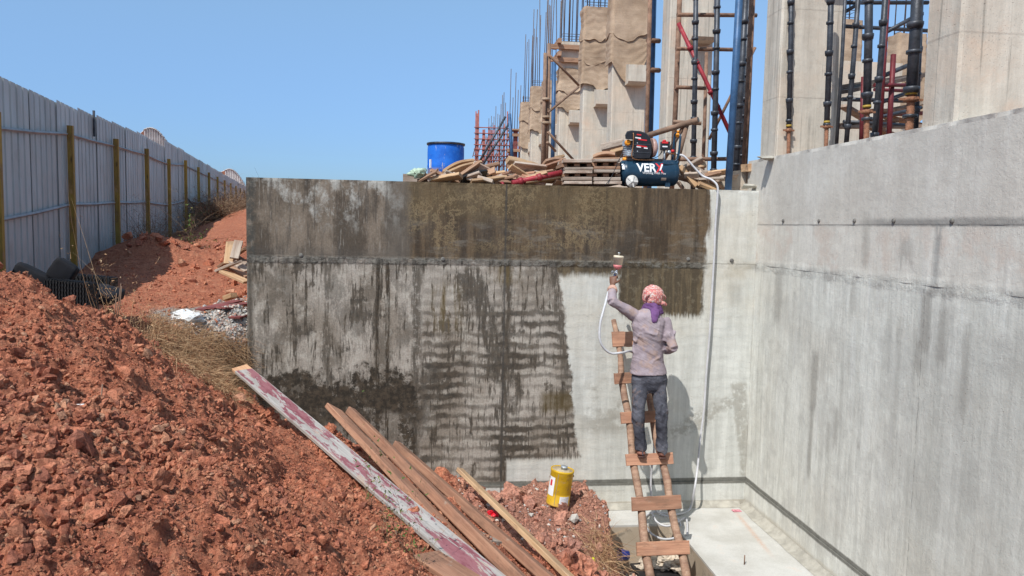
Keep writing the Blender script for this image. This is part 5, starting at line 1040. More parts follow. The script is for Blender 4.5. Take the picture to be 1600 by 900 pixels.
# pump and shroud
B().box(cp_(1004, 250.5, 0), (56*K, .17, 4*K)).build('mounting_plate', 'blackplastic', comp)
b = B(); sil = [(991, 248), (1015, 247.5), (1018, 241), (1018.5, 225), (1015, 215), (1009, 208.5), (1000, 205.5), (986, 204.5), (980, 206), (977.5, 211), (978, 216), (989, 216.5), (990, 235)]
m_ = len(sil); fr = [cp_(x, y, -.115) for x, y in sil]; fi = [cp_(998+(x-998)*.93, 227+(y-227)*.93, -.128) for x, y in sil]; bk = [cp_(x, y, .10) for x, y in sil]
b.add(fi+fr+bk, [tuple(range(m_))[::-1]]+[(i, i+m_, (i+1) % m_+m_, (i+1) % m_) for i in range(m_)]+[(i+m_, i+2*m_, (i+1) % m_+2*m_, (i+1) % m_+m_) for i in range(m_)]+[tuple(range(2*m_, 3*m_))])
shd = b.build('shroud', 'blackplastic', comp); bv_ = shd.modifiers.new('edge', 'BEVEL'); bv_.width = .006; bv_.segments = 2
for yy in (226, 238.5): B().box(cp_(1003, yy, -.129), (27*K, .006, 1.3*K)).build('groove', 'blacksteel', shd)
for x, y, w_, mt_ in ((997, 215.5, 9, 'whiteprint'), (1004, 218.5, 14, 'redprint'), (1003, 228.5, 16, 'redprint'), (1009, 231.5, 6, 'whiteprint'), (998, 229.5, 7, 'whiteprint'), (998.5, 210.5, 7, 'redprint')): B().box(cp_(x, y, -.1315), (w_*K, .002, 1.8*K), Euler((0, .10, 0)).to_matrix()).build('print_strip', mt_, shd)
for x, y in ((996, 223.5), (996, 236.5)): B().lathe(cp_(x, y, -.131), [(0, .001), (-.003, .006), (.003, .007)], (0, 1, 0), 10).build('screw', 'alu', shd)
B().lathe(cp_(1017, 231, 0), [(0, 15*K), (.02, 15*K), (6*K, 14*K), (9*K, 8*K)], tx, 24).build('fan_guard', plain('clear_dusty_guard', (.42, .27, .23), .3), comp)
b = B(); b.lathe(cp_(984, 246, 0), [(0, 9*K), (18*K, 9*K)], (0, 0, 1), 18)
for k in range(6): b.lathe(cp_(984, 244-k*3, 0), [(0, 9*K), (0, 10.6*K), (1.2*K, 10.6*K), (1.2*K, 9*K)], (0, 0, 1), 18)
b.box(cp_(984, 224, 0), (19*K, .12, 7*K)); b.build('cylinder_head', 'alu', comp)
B().lathe(cp_(980.5, 223, -.075), [(-.03, 2.5*K), (-.028, 4.5*K), (.02, 4.5*K)], (0, 1, 0), 12).build('air_filter', 'orange', comp)
B().lathe(cp_(973, 249, -.02), [(0, 3*K), (16*K, 3*K)], tx, 12).build('crankcase_bolt', 'orange', comp)
B().tube(smoothp([cp_(989.5, 208, -.14), cp_(990, 214, -.145), cp_(989, 230, -.14), cp_(987, 240, -.14), cp_(988, 246, -.14), cp_(993, 249, -.12), cp_(1010, 249.8, -.09), cp_(1036, 249.8, -.07)]), .006, 8).build('delivery_pipe', 'copper', comp)
ps_ = B(); ps_.box(cp_(1039, 228, -.02), (12.5*K, .07, 13*K), None, .002); sw = ps_.build('pressure_switch', 'blackplastic', comp)
B().box(cp_(1039, 222.5, -.058), (10*K, .004, 3*K)).build('switch_label', 'redprint', sw); B().lathe(cp_(1038, 221, -.02), [(0, 3*K), (2.2*K, 2.6*K)], (0, 0, 1), 12).build('red_knob', 'redprint', sw)
B().box(cp_(1039, 229, -.058), (8*K, .004, 2*K)).build('white_label', 'whiteprint', sw)
B().tube([cp_(1038, 234, -.02), cp_(1038, 252, -.02)], .012, 8).build('riser', 'alu', comp)
B().tube([cp_(1042, 240, -.04), cp_(1057, 240, -.04)], .010, 8).build('manifold', 'copper', comp)
B().lathe(cp_(1051, 238, -.05), [(0, 2.6*K), (3.2*K, 2.6*K), (4*K, 1.6*K)], (0, 0, 1), 12).build('regulator_knob', 'redprint', comp)
B().lathe(cp_(1046, 237.5, -.07), [(0, .001), (0, 2.6*K), (.02, 2.6*K)], (0, 1, 0), 14).build('pressure_gauge', 'alu', comp)
B().lathe(cp_(1056, 240, -.04), [(0, 1.6*K), (4*K, 1.6*K)], tx, 10).build('outlet_coupling', 'alu', comp)
for x0_, x1_ in ((1034, 1018), (1036, 1016)): B().tube(smoothp([cp_(x0_, 235, -.01), cp_(1030, 243, 0), cp_(1022, 247, .01), cp_(x1_, 247, 0)]), .004, 6).build('cable', 'blackplastic', comp)
hnd = B(); 
hp0 = [cp_(1040, 252, -.06), cp_(1052, 253, -.06), cp_(1058, 249, -.06), cp_(1060.5, 240, -.06), cp_(1062.5, 222, -.06), cp_(1063, 213, -.05), cp_(1060, 208.5, -.02), cp_(1057, 208, .02), cp_(1054, 213, .06), cp_(1052, 240, .07), cp_(1050, 252, .06)]
hnd.tube(smoothp(hp0), .0125, 10); hnd.build('handle', 'tank', comp)
B().lathe(cp_(1059, 211, -.035), [(-.02, .017), (-.02, .021), (.02, .021), (.02, .017)], (.3, .6, .5), 10).build('yellow_tie', 'orange', comp); B().lathe(cp_(1059.5, 207, -.03), [(0, .014), (.02, .015)], (0, 0, 1), 10).build('yellow_tie', 'orange', comp)
B().tube(smoothp([cp_(1036, 255, -.12), cp_(1040, 256.5, -.12), cp_(1056, 256.5, -.10), cp_(1059, 252, -.08)]), .014, 8).build('lower_bar', 'tank', comp)
def text(s_, parent, loc, size, mat, name='lettering', shear=0, bold=0, sx=1., rot=(pi/2, 0, 0), ext=.0008):
    cu = bpy.data.curves.new(name, 'FONT'); cu.body = s_; cu.size = size; cu.extrude = ext; cu.offset = bold; cu.shear = shear; cu.align_x = 'CENTER'; cu.align_y = 'CENTER'; cu.materials.append(MAT[mat])
    o = bpy.data.objects.new(name, cu); COL.objects.link(o); o.rotation_euler = rot; o.scale = (sx, 1, 1)
    dg = bpy.context.evaluated_depsgraph_get(); me = bpy.data.meshes.new_from_object(o.evaluated_get(dg)); bpy.data.objects.remove(o); ob = bpy.data.objects.new(name, me); COL.objects.link(ob); ob.rotation_euler = rot; ob.scale = (sx, 1, 1)
    ob.parent = parent; ob.location = Vector(loc)-Vector(parent.location); return ob
import bmesh
def wrap_text(o, cz, cyv, R):
    bm = bmesh.new(); bm.from_mesh(o.data); ys = [v_.co.y for v_ in bm.verts]; y_ = min(ys)
    while y_ < max(ys): bmesh.ops.bisect_plane(bm, geom=bm.verts[:]+bm.edges[:]+bm.faces[:], plane_co=(0, y_, 0), plane_no=(0, 1, 0)); y_ += .006
    bm.to_mesh(o.data); bm.free()                               # bend the print round the tank
    mw = Matrix.LocRotScale(o.location+comp.location, o.rotation_euler, o.scale); inv = mw.inverted()
    for v_ in o.data.vertices:
        p = mw @ v_.co; cz = tc0.z+(p.x-tc0.x)*(tc1.z-tc0.z)/(tc1.x-tc0.x); dz = p.z-cz; th = dz/R; p.z = cz+R*sin(th); p.y = cyv-(R+.0018+(p.y < o.location.y+comp.location.y)*.0005)*cos(th); v_.co = inv @ p
tcz = tc0.z; 
for s_, px, py, sz_, mt_, bd, sx in (('VER', 1004.5, 263.5, 15*K*1.32, 'whiteprint', .004, .88), ('X', 1024.5, 264.5, 17.5*K*1.32, 'redprint', .003, .72), ('Working With You', 1016, 272, 3.6*K*1.3, 'whiteprint', .0004, 1.)):
    o = text(s_, comp, cp_(px, py), sz_, mt_, 'lettering', 0, bd, sx)
    wrap_text(o, tcz, cy_, TR)
o = text('/', comp, cp_(1026.8, 263), 11*K*1.32, 'whiteprint', 'lettering', .1, .004, 1.1); wrap_text(o, tcz, cy_, TR+.001)
b = B()
for nm, px0, px1, py0, py1, mt_ in (('white_label', 967.5, 972, 257, 266, 'whiteprint'), ('red_sticker', 980, 990, 252.5, 254.5, 'redprint'), ('small_plate', 1027, 1035, 279, 283, 'woodgrey')):
    vs = []
    for i in range(5):
        py = py0+(py1-py0)*i/4; dz = cp_(1012, py).z-tcz; th = math.asin(max(-1, min(1, dz/TR))); rad_ = TR if px0 > 975 else TR*.93
        for px in (px0, px1): q = cp_(px, py); vs.append(V(q.x, cy_-(rad_+.002)*cos(th), q.z))
    B().add(vs, [(i*2, i*2+1, i*2+3, i*2+2) for i in range(4)]).build(nm, mt_, comp)

# drum
dc = at(696.5, 250, 11.9); MAT['drum'] = None
def mk_drum():
    m = M('blue_plastic_drum', .6); x, y, z = m.obj(); v = m.vec(x, y, z); n = m.noise(m.vec(x*14, y*14, z*5), 1, 7, .7); n2 = m.noise(v, 7, 6, .7); n3 = m.noise(m.vec(x*30, y*30, z*9), 1, 4, .6)
    c = m.mix(m.st(n2, .3, .7), (.008, .10, .46), (.015, .15, .60)); c = m.mix(m.st(n, .57, .64)*m.st(z, .3, .6)*.7, c, (.45, .52, .60)); c = m.mix(m.st(n3, .66, .70)*.6, c, (.45, .40, .36)); c = m.mix(m.st(z, .14, .08)*m.st(n2, .4, .5)*.6, c, (.4, .3, .22)); m.col(c); return m.mat
MAT['drum'] = mk_drum()
zt_, zb_ = at(696, 224, 11.9).z, at(696, 276, 11.9).z
dr = thing('blue_drum', 'open blue plastic drum splashed with white standing behind the scrap timber', 'drum', (dc.x, 11.9, zb_))
Rd = 28.5*11.85/FPX; h_ = zt_-zb_; bx = V(dc.x, 11.9, zb_)
B().lathe(bx, [(0, Rd*.9), (.02, Rd*.97), (h_*.25, Rd*.985), (h_*.3, Rd*1.0), (h_*.34, Rd*.985), (h_*.7, Rd*.99), (h_*.86, Rd*.985), (h_*.93, Rd*.95), (h_, Rd*.97), (h_, Rd*.93), (h_*.9, Rd*.91), (h_*.3, Rd*.94), (h_*.28, .01)], (0, 0, 1), 48).build('shell', 'drum', dr)
B().lathe(bx+V(0, 0, h_-.02), [(-.012, Rd*.96), (-.012, Rd*1.03), (.016, Rd*1.04), (.018, Rd*.94)], (0, 0, 1), 48, False).build('rim_ring', 'blacksteel', dr)
B().box(bx+V(-Rd*.80, -Rd*.62, h_*.35), (.045, .02, .13), Euler((0, 0, .75)).to_matrix()).build('white_label', 'whiteprint', dr)
kk = B(); kk.box((dc.x, 12.0, (zb_+3.4)/2), (1.3, 1.0, zb_-3.4)); wbuild(kk, 'timber_crate', 'woodgrey', 'low platform hidden behind the scrap timber under the blue drum', 'platform', (dc.x, 12, 3.5))

# scrap timber
g1 = 'scrap timber heaped on the wall top between the drum and the pallets'
lbl1 = 'offcut of formwork timber in the tangled scrap heap between the blue drum and the slatted stacks'
def edgeY(px, py, Y=8.35): return at(px, py, Y)
big_ = [((690, 272), (738, 254), 8.5, .17, .03, 'woodpale', 'long curved pale board arching over the scrap beside the drum', .035), ((700, 274), (752, 258), 8.35, .13, .03, 'woodpale', 'second pale board lying over the scrap beside the drum', .02), ((716, 278), (748, 256), 8.25, .10, .035, 'wood', 'orange brown board sloping down from the arching board', 0),
        ((738, 258), (792, 284), 8.4, .12, .03, 'woodgrey', 'brown board sloping down to the right from the arching board', 0), ((793, 250), (838, 262), 8.6, .09, .07, 'woodpale', 'rough log like timber lying behind the scrap right of the red scaffold', .01),
        ((800, 262), (850, 268), 8.5, .2, .03, 'woodgrey', 'cement caked wide board in the middle of the scrap', 0), ((797, 260), (826, 278), 8.3, .07, .03, 'woodpale', 'thin orange strip falling right across the caked board', 0), ((848, 256), (880, 254), 8.7, .16, .03, 'wood', 'flat board on top of the scrap left of the slatted stacks', .02), ((862, 250), (876, 247), 8.8, .14, .03, 'woodpale', 'small top board capping the scrap left of the slatted stacks', .0),
        ((736, 285), (790, 279), 8.15, .10, .03, 'woodpale', 'low pale board along the wall edge below the arching board', 0), ((820, 286), (882, 277), 8.15, .09, .035, 'woodpale', 'board lying under the red prop', 0), ((722, 282), (760, 272), 8.25, .12, .03, 'darkboard', 'black faced board in the hollow of the scrap', .02)]
MAT['darkboard'] = plain('black_faced_board', (.02, .018, .018), .4, 0, .3, 8)
for a, c, Y, wd, th, mt_, lb, wp in big_: plank('scrap_board', lb, 'board', at(*a, Y), at(*c, Y+.12), wd, th, mt_, 'scrap timber on the wall top', roll=random.uniform(.3, .9), warp=wp)
TONE = dict(wood='brown', woodpale='pale', woodgrey='cement grey', woodred='reddish')
_seen = {}
def scrap_label(mt_, wd_, d, px, py):
    sh = ('narrow ' if wd_ < .07 else 'broad ' if wd_ > .095 else '') + ('stub' if d.length < .2 else 'long offcut' if d.length > .32 else 'offcut')
    tl = 'flat' if abs(d.z) < .04 else ('rising right' if d.z > 0 else 'falling right')
    pl = next(t_ for lim, t_ in ((666, 'left of the drum'), (700, 'under the drum'), (735, 'under the arching boards'), (770, 'left of the red scaffold'), (800, 'below the red scaffold'), (822, 'under the rough log'), (845, 'left of the bundled poles'), (866, 'below the blue prop'), (1057, 'by the slatted stack'), (1078, 'next to the compressor tank'), (1100, 'under the hose'), (2000, 'by the blue tube')) if px < lim)
    hh = 'at wall edge' if py > 281 else ('at mid height' if py > 272 else 'on top of the heap')
    return f'{TONE[mt_]} {sh} {tl} {hh} {pl}'
for i in range(95):
    px = random.uniform(650, 882); env = np.interp(px, [650, 672, 690, 720, 750, 775, 795, 830, 850, 870, 885], [278, 274, 268, 262, 260, 272, 268, 268, 260, 258, 262])
    py = random.uniform(env+3, 287); Y = 8.12+.5*(287-py)/25+random.uniform(0, .25); L = random.uniform(.12, .38); a = random.uniform(-.6, .6); th = random.uniform(-.9, .9)
    d = V(cos(a)*cos(th), sin(th)*.9, sin(a)*.7); p = at(px, py, Y)
    q = p+d*L; 
    if min(p.z, q.z) < 3.60: dz = 3.60-min(p.z, q.z); p.z += dz; q.z += dz
    mt_ = random.choice(('wood', 'wood', 'woodpale', 'woodgrey', 'woodred')); wd_ = random.uniform(.05, .11)
    plank('scrap_offcut', scrap_label(mt_, wd_, q-p, px, py), 'board', p, q, wd_, random.uniform(.018, .04), mt_, g1, roll=random.uniform(-1, 1))
for i in range(34):                                           # between the stacks and the blue tube
    px = random.choice((random.uniform(1058, 1120), random.uniform(1058, 1125))); py = random.uniform(np.interp(px, [1055, 1080, 1125], [258, 262, 276]), 288); p = at(px, py, 8.25+random.uniform(0, .6)); a = random.uniform(-1, .3); d = V(cos(a), random.uniform(-.5, .5), sin(a)).normalized(); q = p+d*random.uniform(.12, .3)
    if min(p.z, q.z) < 3.6: dz = 3.6-min(p.z, q.z); p.z += dz; q.z += dz
    mt_ = random.choice(('wood', 'woodgrey', 'woodgrey', 'woodpale', 'woodred')); wd_ = random.uniform(.05, .10)
    plank('scrap_offcut', scrap_label(mt_, wd_, q-p, px, py), 'board', p, q, wd_, random.uniform(.02, .04), mt_, 'scrap timber right of the compressor', roll=random.uniform(-1, 1))
for a, c, lb in (((1062, 268), (1098, 249), 'thick grey board rising right behind the hose by the compressor'), ((1082, 262), (1124, 290), 'long dark plank sloping down right beside the hose'), ((1060, 275), (1105, 287), 'low brown plank right of the compressor tank')): plank('scrap_board', lb, 'board', at(*a, 8.4), at(*c, 8.35), .10, .04, 'woodgrey', 'boards right of the compressor', roll=.6)
# slatted stacks
for si, (x0, x1, ytop, lb) in enumerate(((880, 923, 252, 'stack of weathered slatted shutters left of the compressor, reddish topped one'), (926, 968, 249, 'stack of weathered slatted shutters next to the compressor tank'))):
    st_ = thing('shutter_stack', lb, 'timber stack', tuple(at((x0+x1)/2, 288, 8.2)), 'slatted stacks'); py = 288.5; k = 0
    while py > ytop+3:
        h_ = random.choice((5.0, 5.6, 6.4)); a_, c_ = at(x0+random.uniform(-1.5, 1.5), py-h_/2, 8.12), at(x1+random.uniform(-1.5, 1.5), py-h_/2, 8.12)
        if k % 3 == 2:
            for f in (.06, .5, .94): q = a_.lerp(c_, f); B().box(q+V(0, .25, 0), (.06, .5, h_*.8*8.1/FPX)).build('spacer', 'wood', st_)
        else:
            for j in range(4): plank('slat', None, None, a_+V(0, j*.15, 0), c_+V(0, j*.15, 0), .13, h_*.86*8.1/FPX, random.choice(('woodgrey', 'woodgrey', 'wood')), parent=st_)
        if k == 3: B().box((a_+c_)/2+V(0, -.03, .02), ((c_-a_).length, .04, .008)).build('red_strip', 'maroonply', st_)
        py -= h_; k += 1
    for j in range(3): plank('slat', None, None, at(x0, ytop, 8.2+.15*j), at(x1-2, ytop-1, 8.2+.15*j), .14, .02, 'wood', parent=st_)
standard('fallen_prop', 'bright red steel prop lying across the scrap before the slatted stack', 'prop', at(884, 268, 8.22), at(800, 289, 8.10)+V(0, 0, .02), .030, 'redsteel', step=.22, first=.1)
t = thing('trestle', 'small rough trestle of weathered boards left of the compressor', 'trestle', tuple(at(955, 250, 9.4)))
plank('top_board', None, None, at(942, 234, 9.4), at(976, 226, 9.3), .28, .09, 'woodgrey', roll=.15, parent=t)
for px in (946, 951): B().tube([at(px-1, 227, 9.4), at(px+1, 262, 9.4)], .022, 6).build('leg', 'bamboo', t)
plank('pale_board', 'pale new board lying on the stack just left of the compressor pump', 'board', at(953, 243, 8.7), at(978, 236, 8.7), .15, .05, 'woodpale', roll=.6)
plank('stack_top_board', 'bent brown board lying on the top of the stack beside the tank', 'board', at(928, 247, 8.5), at(962, 243, 8.4), .10, .04, 'wood', roll=.4, warp=.03)
tubething('thin_wire', 'thin dark cable hanging from the compressor to the wall edge', 'cable', smoothp([cp_(975, 228, -.1), cp_(972, 240, -.15), cp_(966, 252, -.17), at(956, 275, 8.06), at(946, 289, 8.03)]), .004, 'blackplastic', n=5)
# green rag and bits
MAT['rag'] = plain('pale_green_cloth', (.40, .50, .38), .9, 0, .25, 20); MAT['plastic'] = plain('white_plastic_film', (.70, .70, .68), .35, 0, .08, 15)
def crumple(name, c, s, mat, label, cat, seed=1):
    v = lumps(IV2, seed, .5, 2.4)*np.array(s); o = mesh_np(name, v, IF2, mat, smooth=(mat == 'rag')); o.location = c; return tag(o, label, cat)
crumple('green_rag', at(653, 271, 8.25), (.10, .07, .05), 'rag', 'crumpled pale green cloth left of the blue drum on the wall top', 'rag')
pp_ = pd(297, 492, 7.7); pp_.z = gz(pp_.x, pp_.y)+.05; crumple('plastic_bag', pp_, (.16, .12, .06), 'plastic', 'crumpled white plastic bag on the grey gravel by the path', 'plastic bag', 4)

# ================================================================ CAN, CUP, LITTER
def mk_can():
    m = M('yellow_paint_tin', .5, .1); x, y, z = m.obj(); v = m.vec(x, y, z); n = m.noise(v, 25, 6, .7); c = m.mix(m.st(m.noise(v, 9, 4), .3, .7), (.52, .30, .012), (.62, .38, .018)); c = m.mix(m.st(n, .56, .64)*.55, c, (.30, .17, .06)); c = m.mix(m.st(m.noise(m.vec(x*6, y*6, z*20), 1, 7, .7), .56, .66)*.4, c, (.50, .36, .20)); c = m.mix(m.st(z, .06, .0)*m.st(n, .35, .5)*.5, c, (.4, .2, .1)); m.col(c); return m.mat
MAT['can'] = mk_can(); cb, ct = at(871, 787, 7.12), at(879.5, 731, 7.12); ca = (ct-cb).normalized(); cL = (ct-cb).length*.97; cr = 18.5*7.15/FPX
can = thing('metal_can', 'yellow metal can with white labels tilted on the red rubble', 'can', tuple(cb))
B().lathe(cb, [(0, cr*.97), (.004, cr*1.03), (.012, cr*1.03), (.016, cr), (cL*.33, cr), (cL*.335, cr*.99), (cL*.35, cr), (cL*.93, cr), (cL*.95, cr*1.03), (cL, cr*1.03), (cL*1.0, cr*.96), (cL*.975, cr*.95)], ca, 44, True).build('can_body', 'can', can)
lid = B().lathe(cb+ca*cL*.975, [(0, cr*.94), (.003, cr*.93), (.004, cr*.62), (.009, cr*.60), (.010, .001)], ca, 36).build('lid', plain('tan_tin_lid', (.52, .42, .28), .45, .3, .25, 25), can)
B().lathe(cb+ca*(cL*.985)+V(.01, -.01, 0), [(0, .030), (.022, .030), (.024, .034), (.036, .034), (.037, .001)], ca, 20).build('screw_cap', 'alu', can)
def canlabel(a0, a1, h0, h1, nm='paper_label', mat='whiteprint', k=10):
    d, sd, tt = basis(ca); vs = []
    dirn = V(0, -1, 0); sdn = V(1, 0, 0)
    for i in range(k+1):
        a = a0+(a1-a0)*i/k; rr = (sdn*sin(a)+dirn*cos(a)); rr = (rr-ca*rr.dot(ca)).normalized()
        for h in (h0, h1): vs.append(cb+ca*(cL*h)+rr*(cr+.0018))
    return B().add(vs, [(i*2, i*2+2, i*2+3, i*2+1) for i in range(k)], True).build(nm, mat, can)
canlabel(-1.5, -.75, .28, .80); canlabel(-.1, .85, .05, .31)
MAT['ink'] = plain('grey_print', (.25, .24, .25), .6)
for h in (.12, .16, .20, .25):
    o = canlabel(.0, .72-random.uniform(0, .25), h, h+.012, 'printed_line', 'ink'); o.scale = (1.001,)*3
canlabel(-1.25, -1.0, .55, .72, 'red_mark', 'redprint'); canlabel(-.52, -.49, .03, .93, 'side_seam', 'ink')
for sx in (-1, 1): B().lathe(cb+ca*cL*.80+V(sx*cr*.98, -.01, 0), [(0, .010), (.010, .010), (.011, .004)], (sx, 0, 0), 10).build('handle_lug', 'rust', can)
cupp = atz(968, 868, -.40); cupp = at(975, 867, 7.22)
ct_ = thing('blue_cup', 'small blue plastic cup lying on its side beside the red rubble in the pit', 'cup', tuple(cupp))
B().lathe(cupp+V(-.05, 0, 0), [(0, .062), (.004, .066), (.008, .060), (.10, .046), (.102, .001)], V(1, .2, -.12), 26, False).build('cup_wall', plain('bright_blue_plastic', (.01, .06, .42), .4), ct_)
yb = at(926, 852, 6.45); yb.z = gz(yb.x, yb.y)-.01; b = B(); b.lathe(yb, [(0, .001), (0, .024), (.05, .026), (.065, .012), (.08, .011)], V(.1, -.1, 1), 14); wbuild(b, 'yellow_wrapper', plain('translucent_yellow_plastic', (.62, .60, .02), .3), 'small yellow plastic scrap stuck in the rubble near the blue cup', 'litter', tuple(yb))
wp = atz(1151, 798, .006); b = B(); b.box(wp, (.10, .055, .006), Euler((.05, .05, .1)).to_matrix()); wr_ = wbuild(b, 'pink_wrapper', plain('pink_and_red_wrapper', (.55, .20, .24), .4, 0, .6, 60), 'small pink and white wrapper lying on the slab in the corner', 'wrapper', tuple(wp))
rp = pd(769, 805, 6.6); rp.z = gz(rp.x, rp.y)+.03; crumple('red_wrapper', rp, (.045, .03, .025), plain('bright_red_plastic', (.60, .015, .03), .4), 'crumpled bright red wrapper between the beams', 'wrapper', 6)
pn = pd(128, 638, 3.2); pn.z = gz(pn.x, pn.y)+.015; crumple('white_scrap', pn, (.03, .018, .01), 'plastic', 'small white plastic scrap on the red heap', 'litter', 7)
for i, (px, py) in enumerate(((1030, 872), (1048, 868), (1012, 880), (1040, 885), (1060, 878))): crumple('paper_sack_scrap', at(px, py, 7.0-.05*i)+V(0, 0, -.03), (.10, .09, .045), plain('dirty_cream_paper', (.50, .42, .33), .9, 0, .35, 30), ['torn cream paper sack scrap behind the lowest rung', 'torn cream sack scrap right of the middle under the lowest rung', 'torn cream sack scrap by the left ladder pole', 'lowest torn cream sack scrap between the ladder poles', 'torn cream sack scrap by the right ladder pole'][i], 'sack scrap', 20+i)
b = B(); b.box(at(1025, 893, 6.8), (.42, .3, .02), Euler((.1, .03, .1)).to_matrix()); wbuild(b, 'dark_board', 'darkboard', 'dark weathered panel lying in the pit under the ladder', 'board', tuple(at(1025, 893, 6.8)))
b = B().tube([atz(1163, 882, 0), atz(1163, 882, 0)+V(0, 0, .09)], .006, 6); wbuild(b, 'steel_pin', 'rust', 'short steel pin sticking up from the slab', 'pin', tuple(atz(1163, 882, 0)))

# ================================================================ BROKEN WICKER ARMCHAIRS
def mk_wick():
    m = M('black_wicker', .5); x, y, z = m.obj(); wv = m.mt('SINE', x*260)*m.mt('SINE', z*160); c = m.mix(m.st(wv, -.2, .5), (.010, .010, .011), (.030, .028, .029)); m.col(c); m.bump(wv, .002); return m.mat
MAT['wicker'] = mk_wick(); MAT['cushion'] = plain('black_cushion', (.010, .010, .013), .85, 0, .3, 8, .001)
def sofa(label, P, px):
    s_ = thing('wicker_armchair', label, 'armchair', tuple(P), 'broken black wicker chairs'); return s_
Ds = 6.3; sP = pd(150, 478, Ds); zg = gz(sP.x, sP.y)
so = sofa('broken black wicker armchair with a cushion propped on its arm behind the red heap', sP, 0)
def pbox(pa, pb, th, h, name, mat, parent, ribs=0):          # box standing between two photo points on their top edge
    a, c = pd(*pa), pd(*pb); d = (c-a); L = d.length; dd = d.normalized(); sd = V(-dd.y, dd.x, 0).normalized(); b = B()
    R = Matrix((dd, sd, dd.cross(sd))).transposed(); b.box((a+c)/2-V(0, 0, h/2), (L, th, h), R)
    n = int(L/.03)
    for i in range(n): b.box(a.lerp(c, (i+.5)/n)-V(0, 0, h/2)-sd*(th/2+.004), (.010, .012, h*.98), R)
    for i in range(n): b.box(a.lerp(c, (i+.5)/n)+V(0, 0, .003), (.010, th*1.03, .008), R)
    return b.build(name, mat, parent)
pbox((76, 436, 6.15), (146, 443, 6.0), .09, .34, 'arm', 'wicker', so); pbox((118, 429, 6.9), (178, 434, 6.9), .12, .22, 'arm', 'wicker', so)
def cushion(c, s, R, parent, name='cushion'):
    b = B(); n = 10; vs = []
    me = bpy.data.meshes.new(name); v = IV2.copy(); p = np.sign(v)*np.abs(v)**.38; p = p*np.array(s)*(1+.03*np.sin(v[:, :1]*7+v[:, 1:2]*5)); co = [tuple(R @ V(*q)) for q in p]
    me.from_pydata(co, [], [tuple(int(k) for k in f) for f in IF2]); me.polygons.foreach_set('use_smooth', [True]*len(IF2)); me.materials.append(MAT['cushion']); o = bpy.data.objects.new(name, me); COL.objects.link(o)
    o.parent = parent; o.location = Vector(c)-Vector(parent.location); return o
cushion(pd(163, 460, 6.3), (.12, .20, .05), Euler((.1, .25, .1)).to_matrix(), so, 'seat_cushion')
cushion(pd(98, 424, 6.3), (.10, .05, .095), Euler((.1, .6, .15)).to_matrix(), so, 'back_cushion')
so2 = sofa('second black wicker chair back lying behind the first, mostly hidden by the red heap', pd(45, 440, 6.3), 0)
cushion(pd(50, 432, 6.3), (.15, .055, .07), Euler((.1, .5, .1)).to_matrix(), so2, 'curved_back')

# ================================================================ DRY GRASS, BUSHES, WEEDS
def mk_grass(name, c1, c2, c3):
    m = M(name, .8, 0, .2); t = m.attr('tint'); c = m.ramp(t, (0, c1), (.5, c2), (1, c3)); m.col(c); m.b.inputs['Subsurface Weight'].default_value = 0; return m.mat
MAT['straw'] = mk_grass('dry_straw', (.20, .10, .05), (.40, .235, .125), (.60, .41, .24)); MAT['twig'] = mk_grass('dry_twigs', (.10, .06, .04), (.20, .12, .075), (.32, .22, .13)); MAT['leaf'] = mk_grass('small_green_leaves', (.05, .09, .02), (.10, .15, .04), (.24, .20, .07))
def blades(name, roots, dirs, L, w_, mat, label, bend=.5, seg=3, parent=None, top=False, cat='grass'):
    n = len(roots); roots = np.array(roots); dirs = np.array(dirs); L = np.broadcast_to(L, (n,)); side = np.cross(dirs, RS.normal(size=(n, 3))); side /= np.linalg.norm(side, axis=1)[:, None]; bd = RS.normal(size=(n, 3)); bd[:, 2] -= .8
    vs = np.zeros((n, (seg+1)*2, 3))
    for i in range(seg+1):
        t = i/seg; p = roots+dirs*(L*t)[:, None]+bd*(L*bend*t*t*.35)[:, None]; ww = w_*(1-.8*t); vs[:, i*2] = p-side*ww; vs[:, i*2+1] = p+side*ww
    q = np.array([(i*2, i*2+1, i*2+3, i*2+2) for i in range(seg)]); k = (seg+1)*2; tri = (q[None]+(np.arange(n)*k)[:, None, None]).reshape(-1, 4)
    o = mesh_np(name, vs.reshape(-1, 3), tri, mat, np.repeat(RS.rand(n), k)); tag(o, label, cat, kind='stuff'); return o
_a = RS.uniform(232, 393, 28000); _b = RS.uniform(495, 648, 28000); _k = (_b > 500+(_a-240)*.27+RS.normal(0, 5, 28000)) & (_b < 552+(_a-240)*.66); R_ = hits(_a[_k], _b[_k], 4.5); R_ = R_[(R_[:, 1] > 5.6) & (R_[:, 0] < -1.5)]
R_[:, 2] += RS.uniform(-.02, .08, len(R_)); D_ = RS.normal(size=R_.shape)*np.array([.55, .4, .5])+np.array([.2, -.5, -.05]); D_ /= np.linalg.norm(D_, axis=1)[:, None]
blades('dry_grass', R_, D_, RS.uniform(.06, .22, len(R_)), .0017, 'straw', 'thick mat of dry straw hanging down the bank at the wall end', .8)
R_ = []; D_ = []
for i in range(480):
    px, py = RS.uniform(918, 962), RS.uniform(858, 905); x, y = gp(px, py, 6.9+RS.normal()*.12); x = min(x, 2.1); z = gz(x, y)+RS.uniform(0, .06); R_.append((x, y, z)); dn = np.array([.55, -.35, -.45])*RS.uniform(-1, 1)+RS.normal(size=3)*.25+np.array([0, 0, .15]); D_.append(dn/np.linalg.norm(dn))
blades('dry_straw', R_, D_, RS.uniform(.10, .35, len(R_)), .0022, 'straw', 'loose yellow straw at the edge of the rubble near the blue cup', .5)
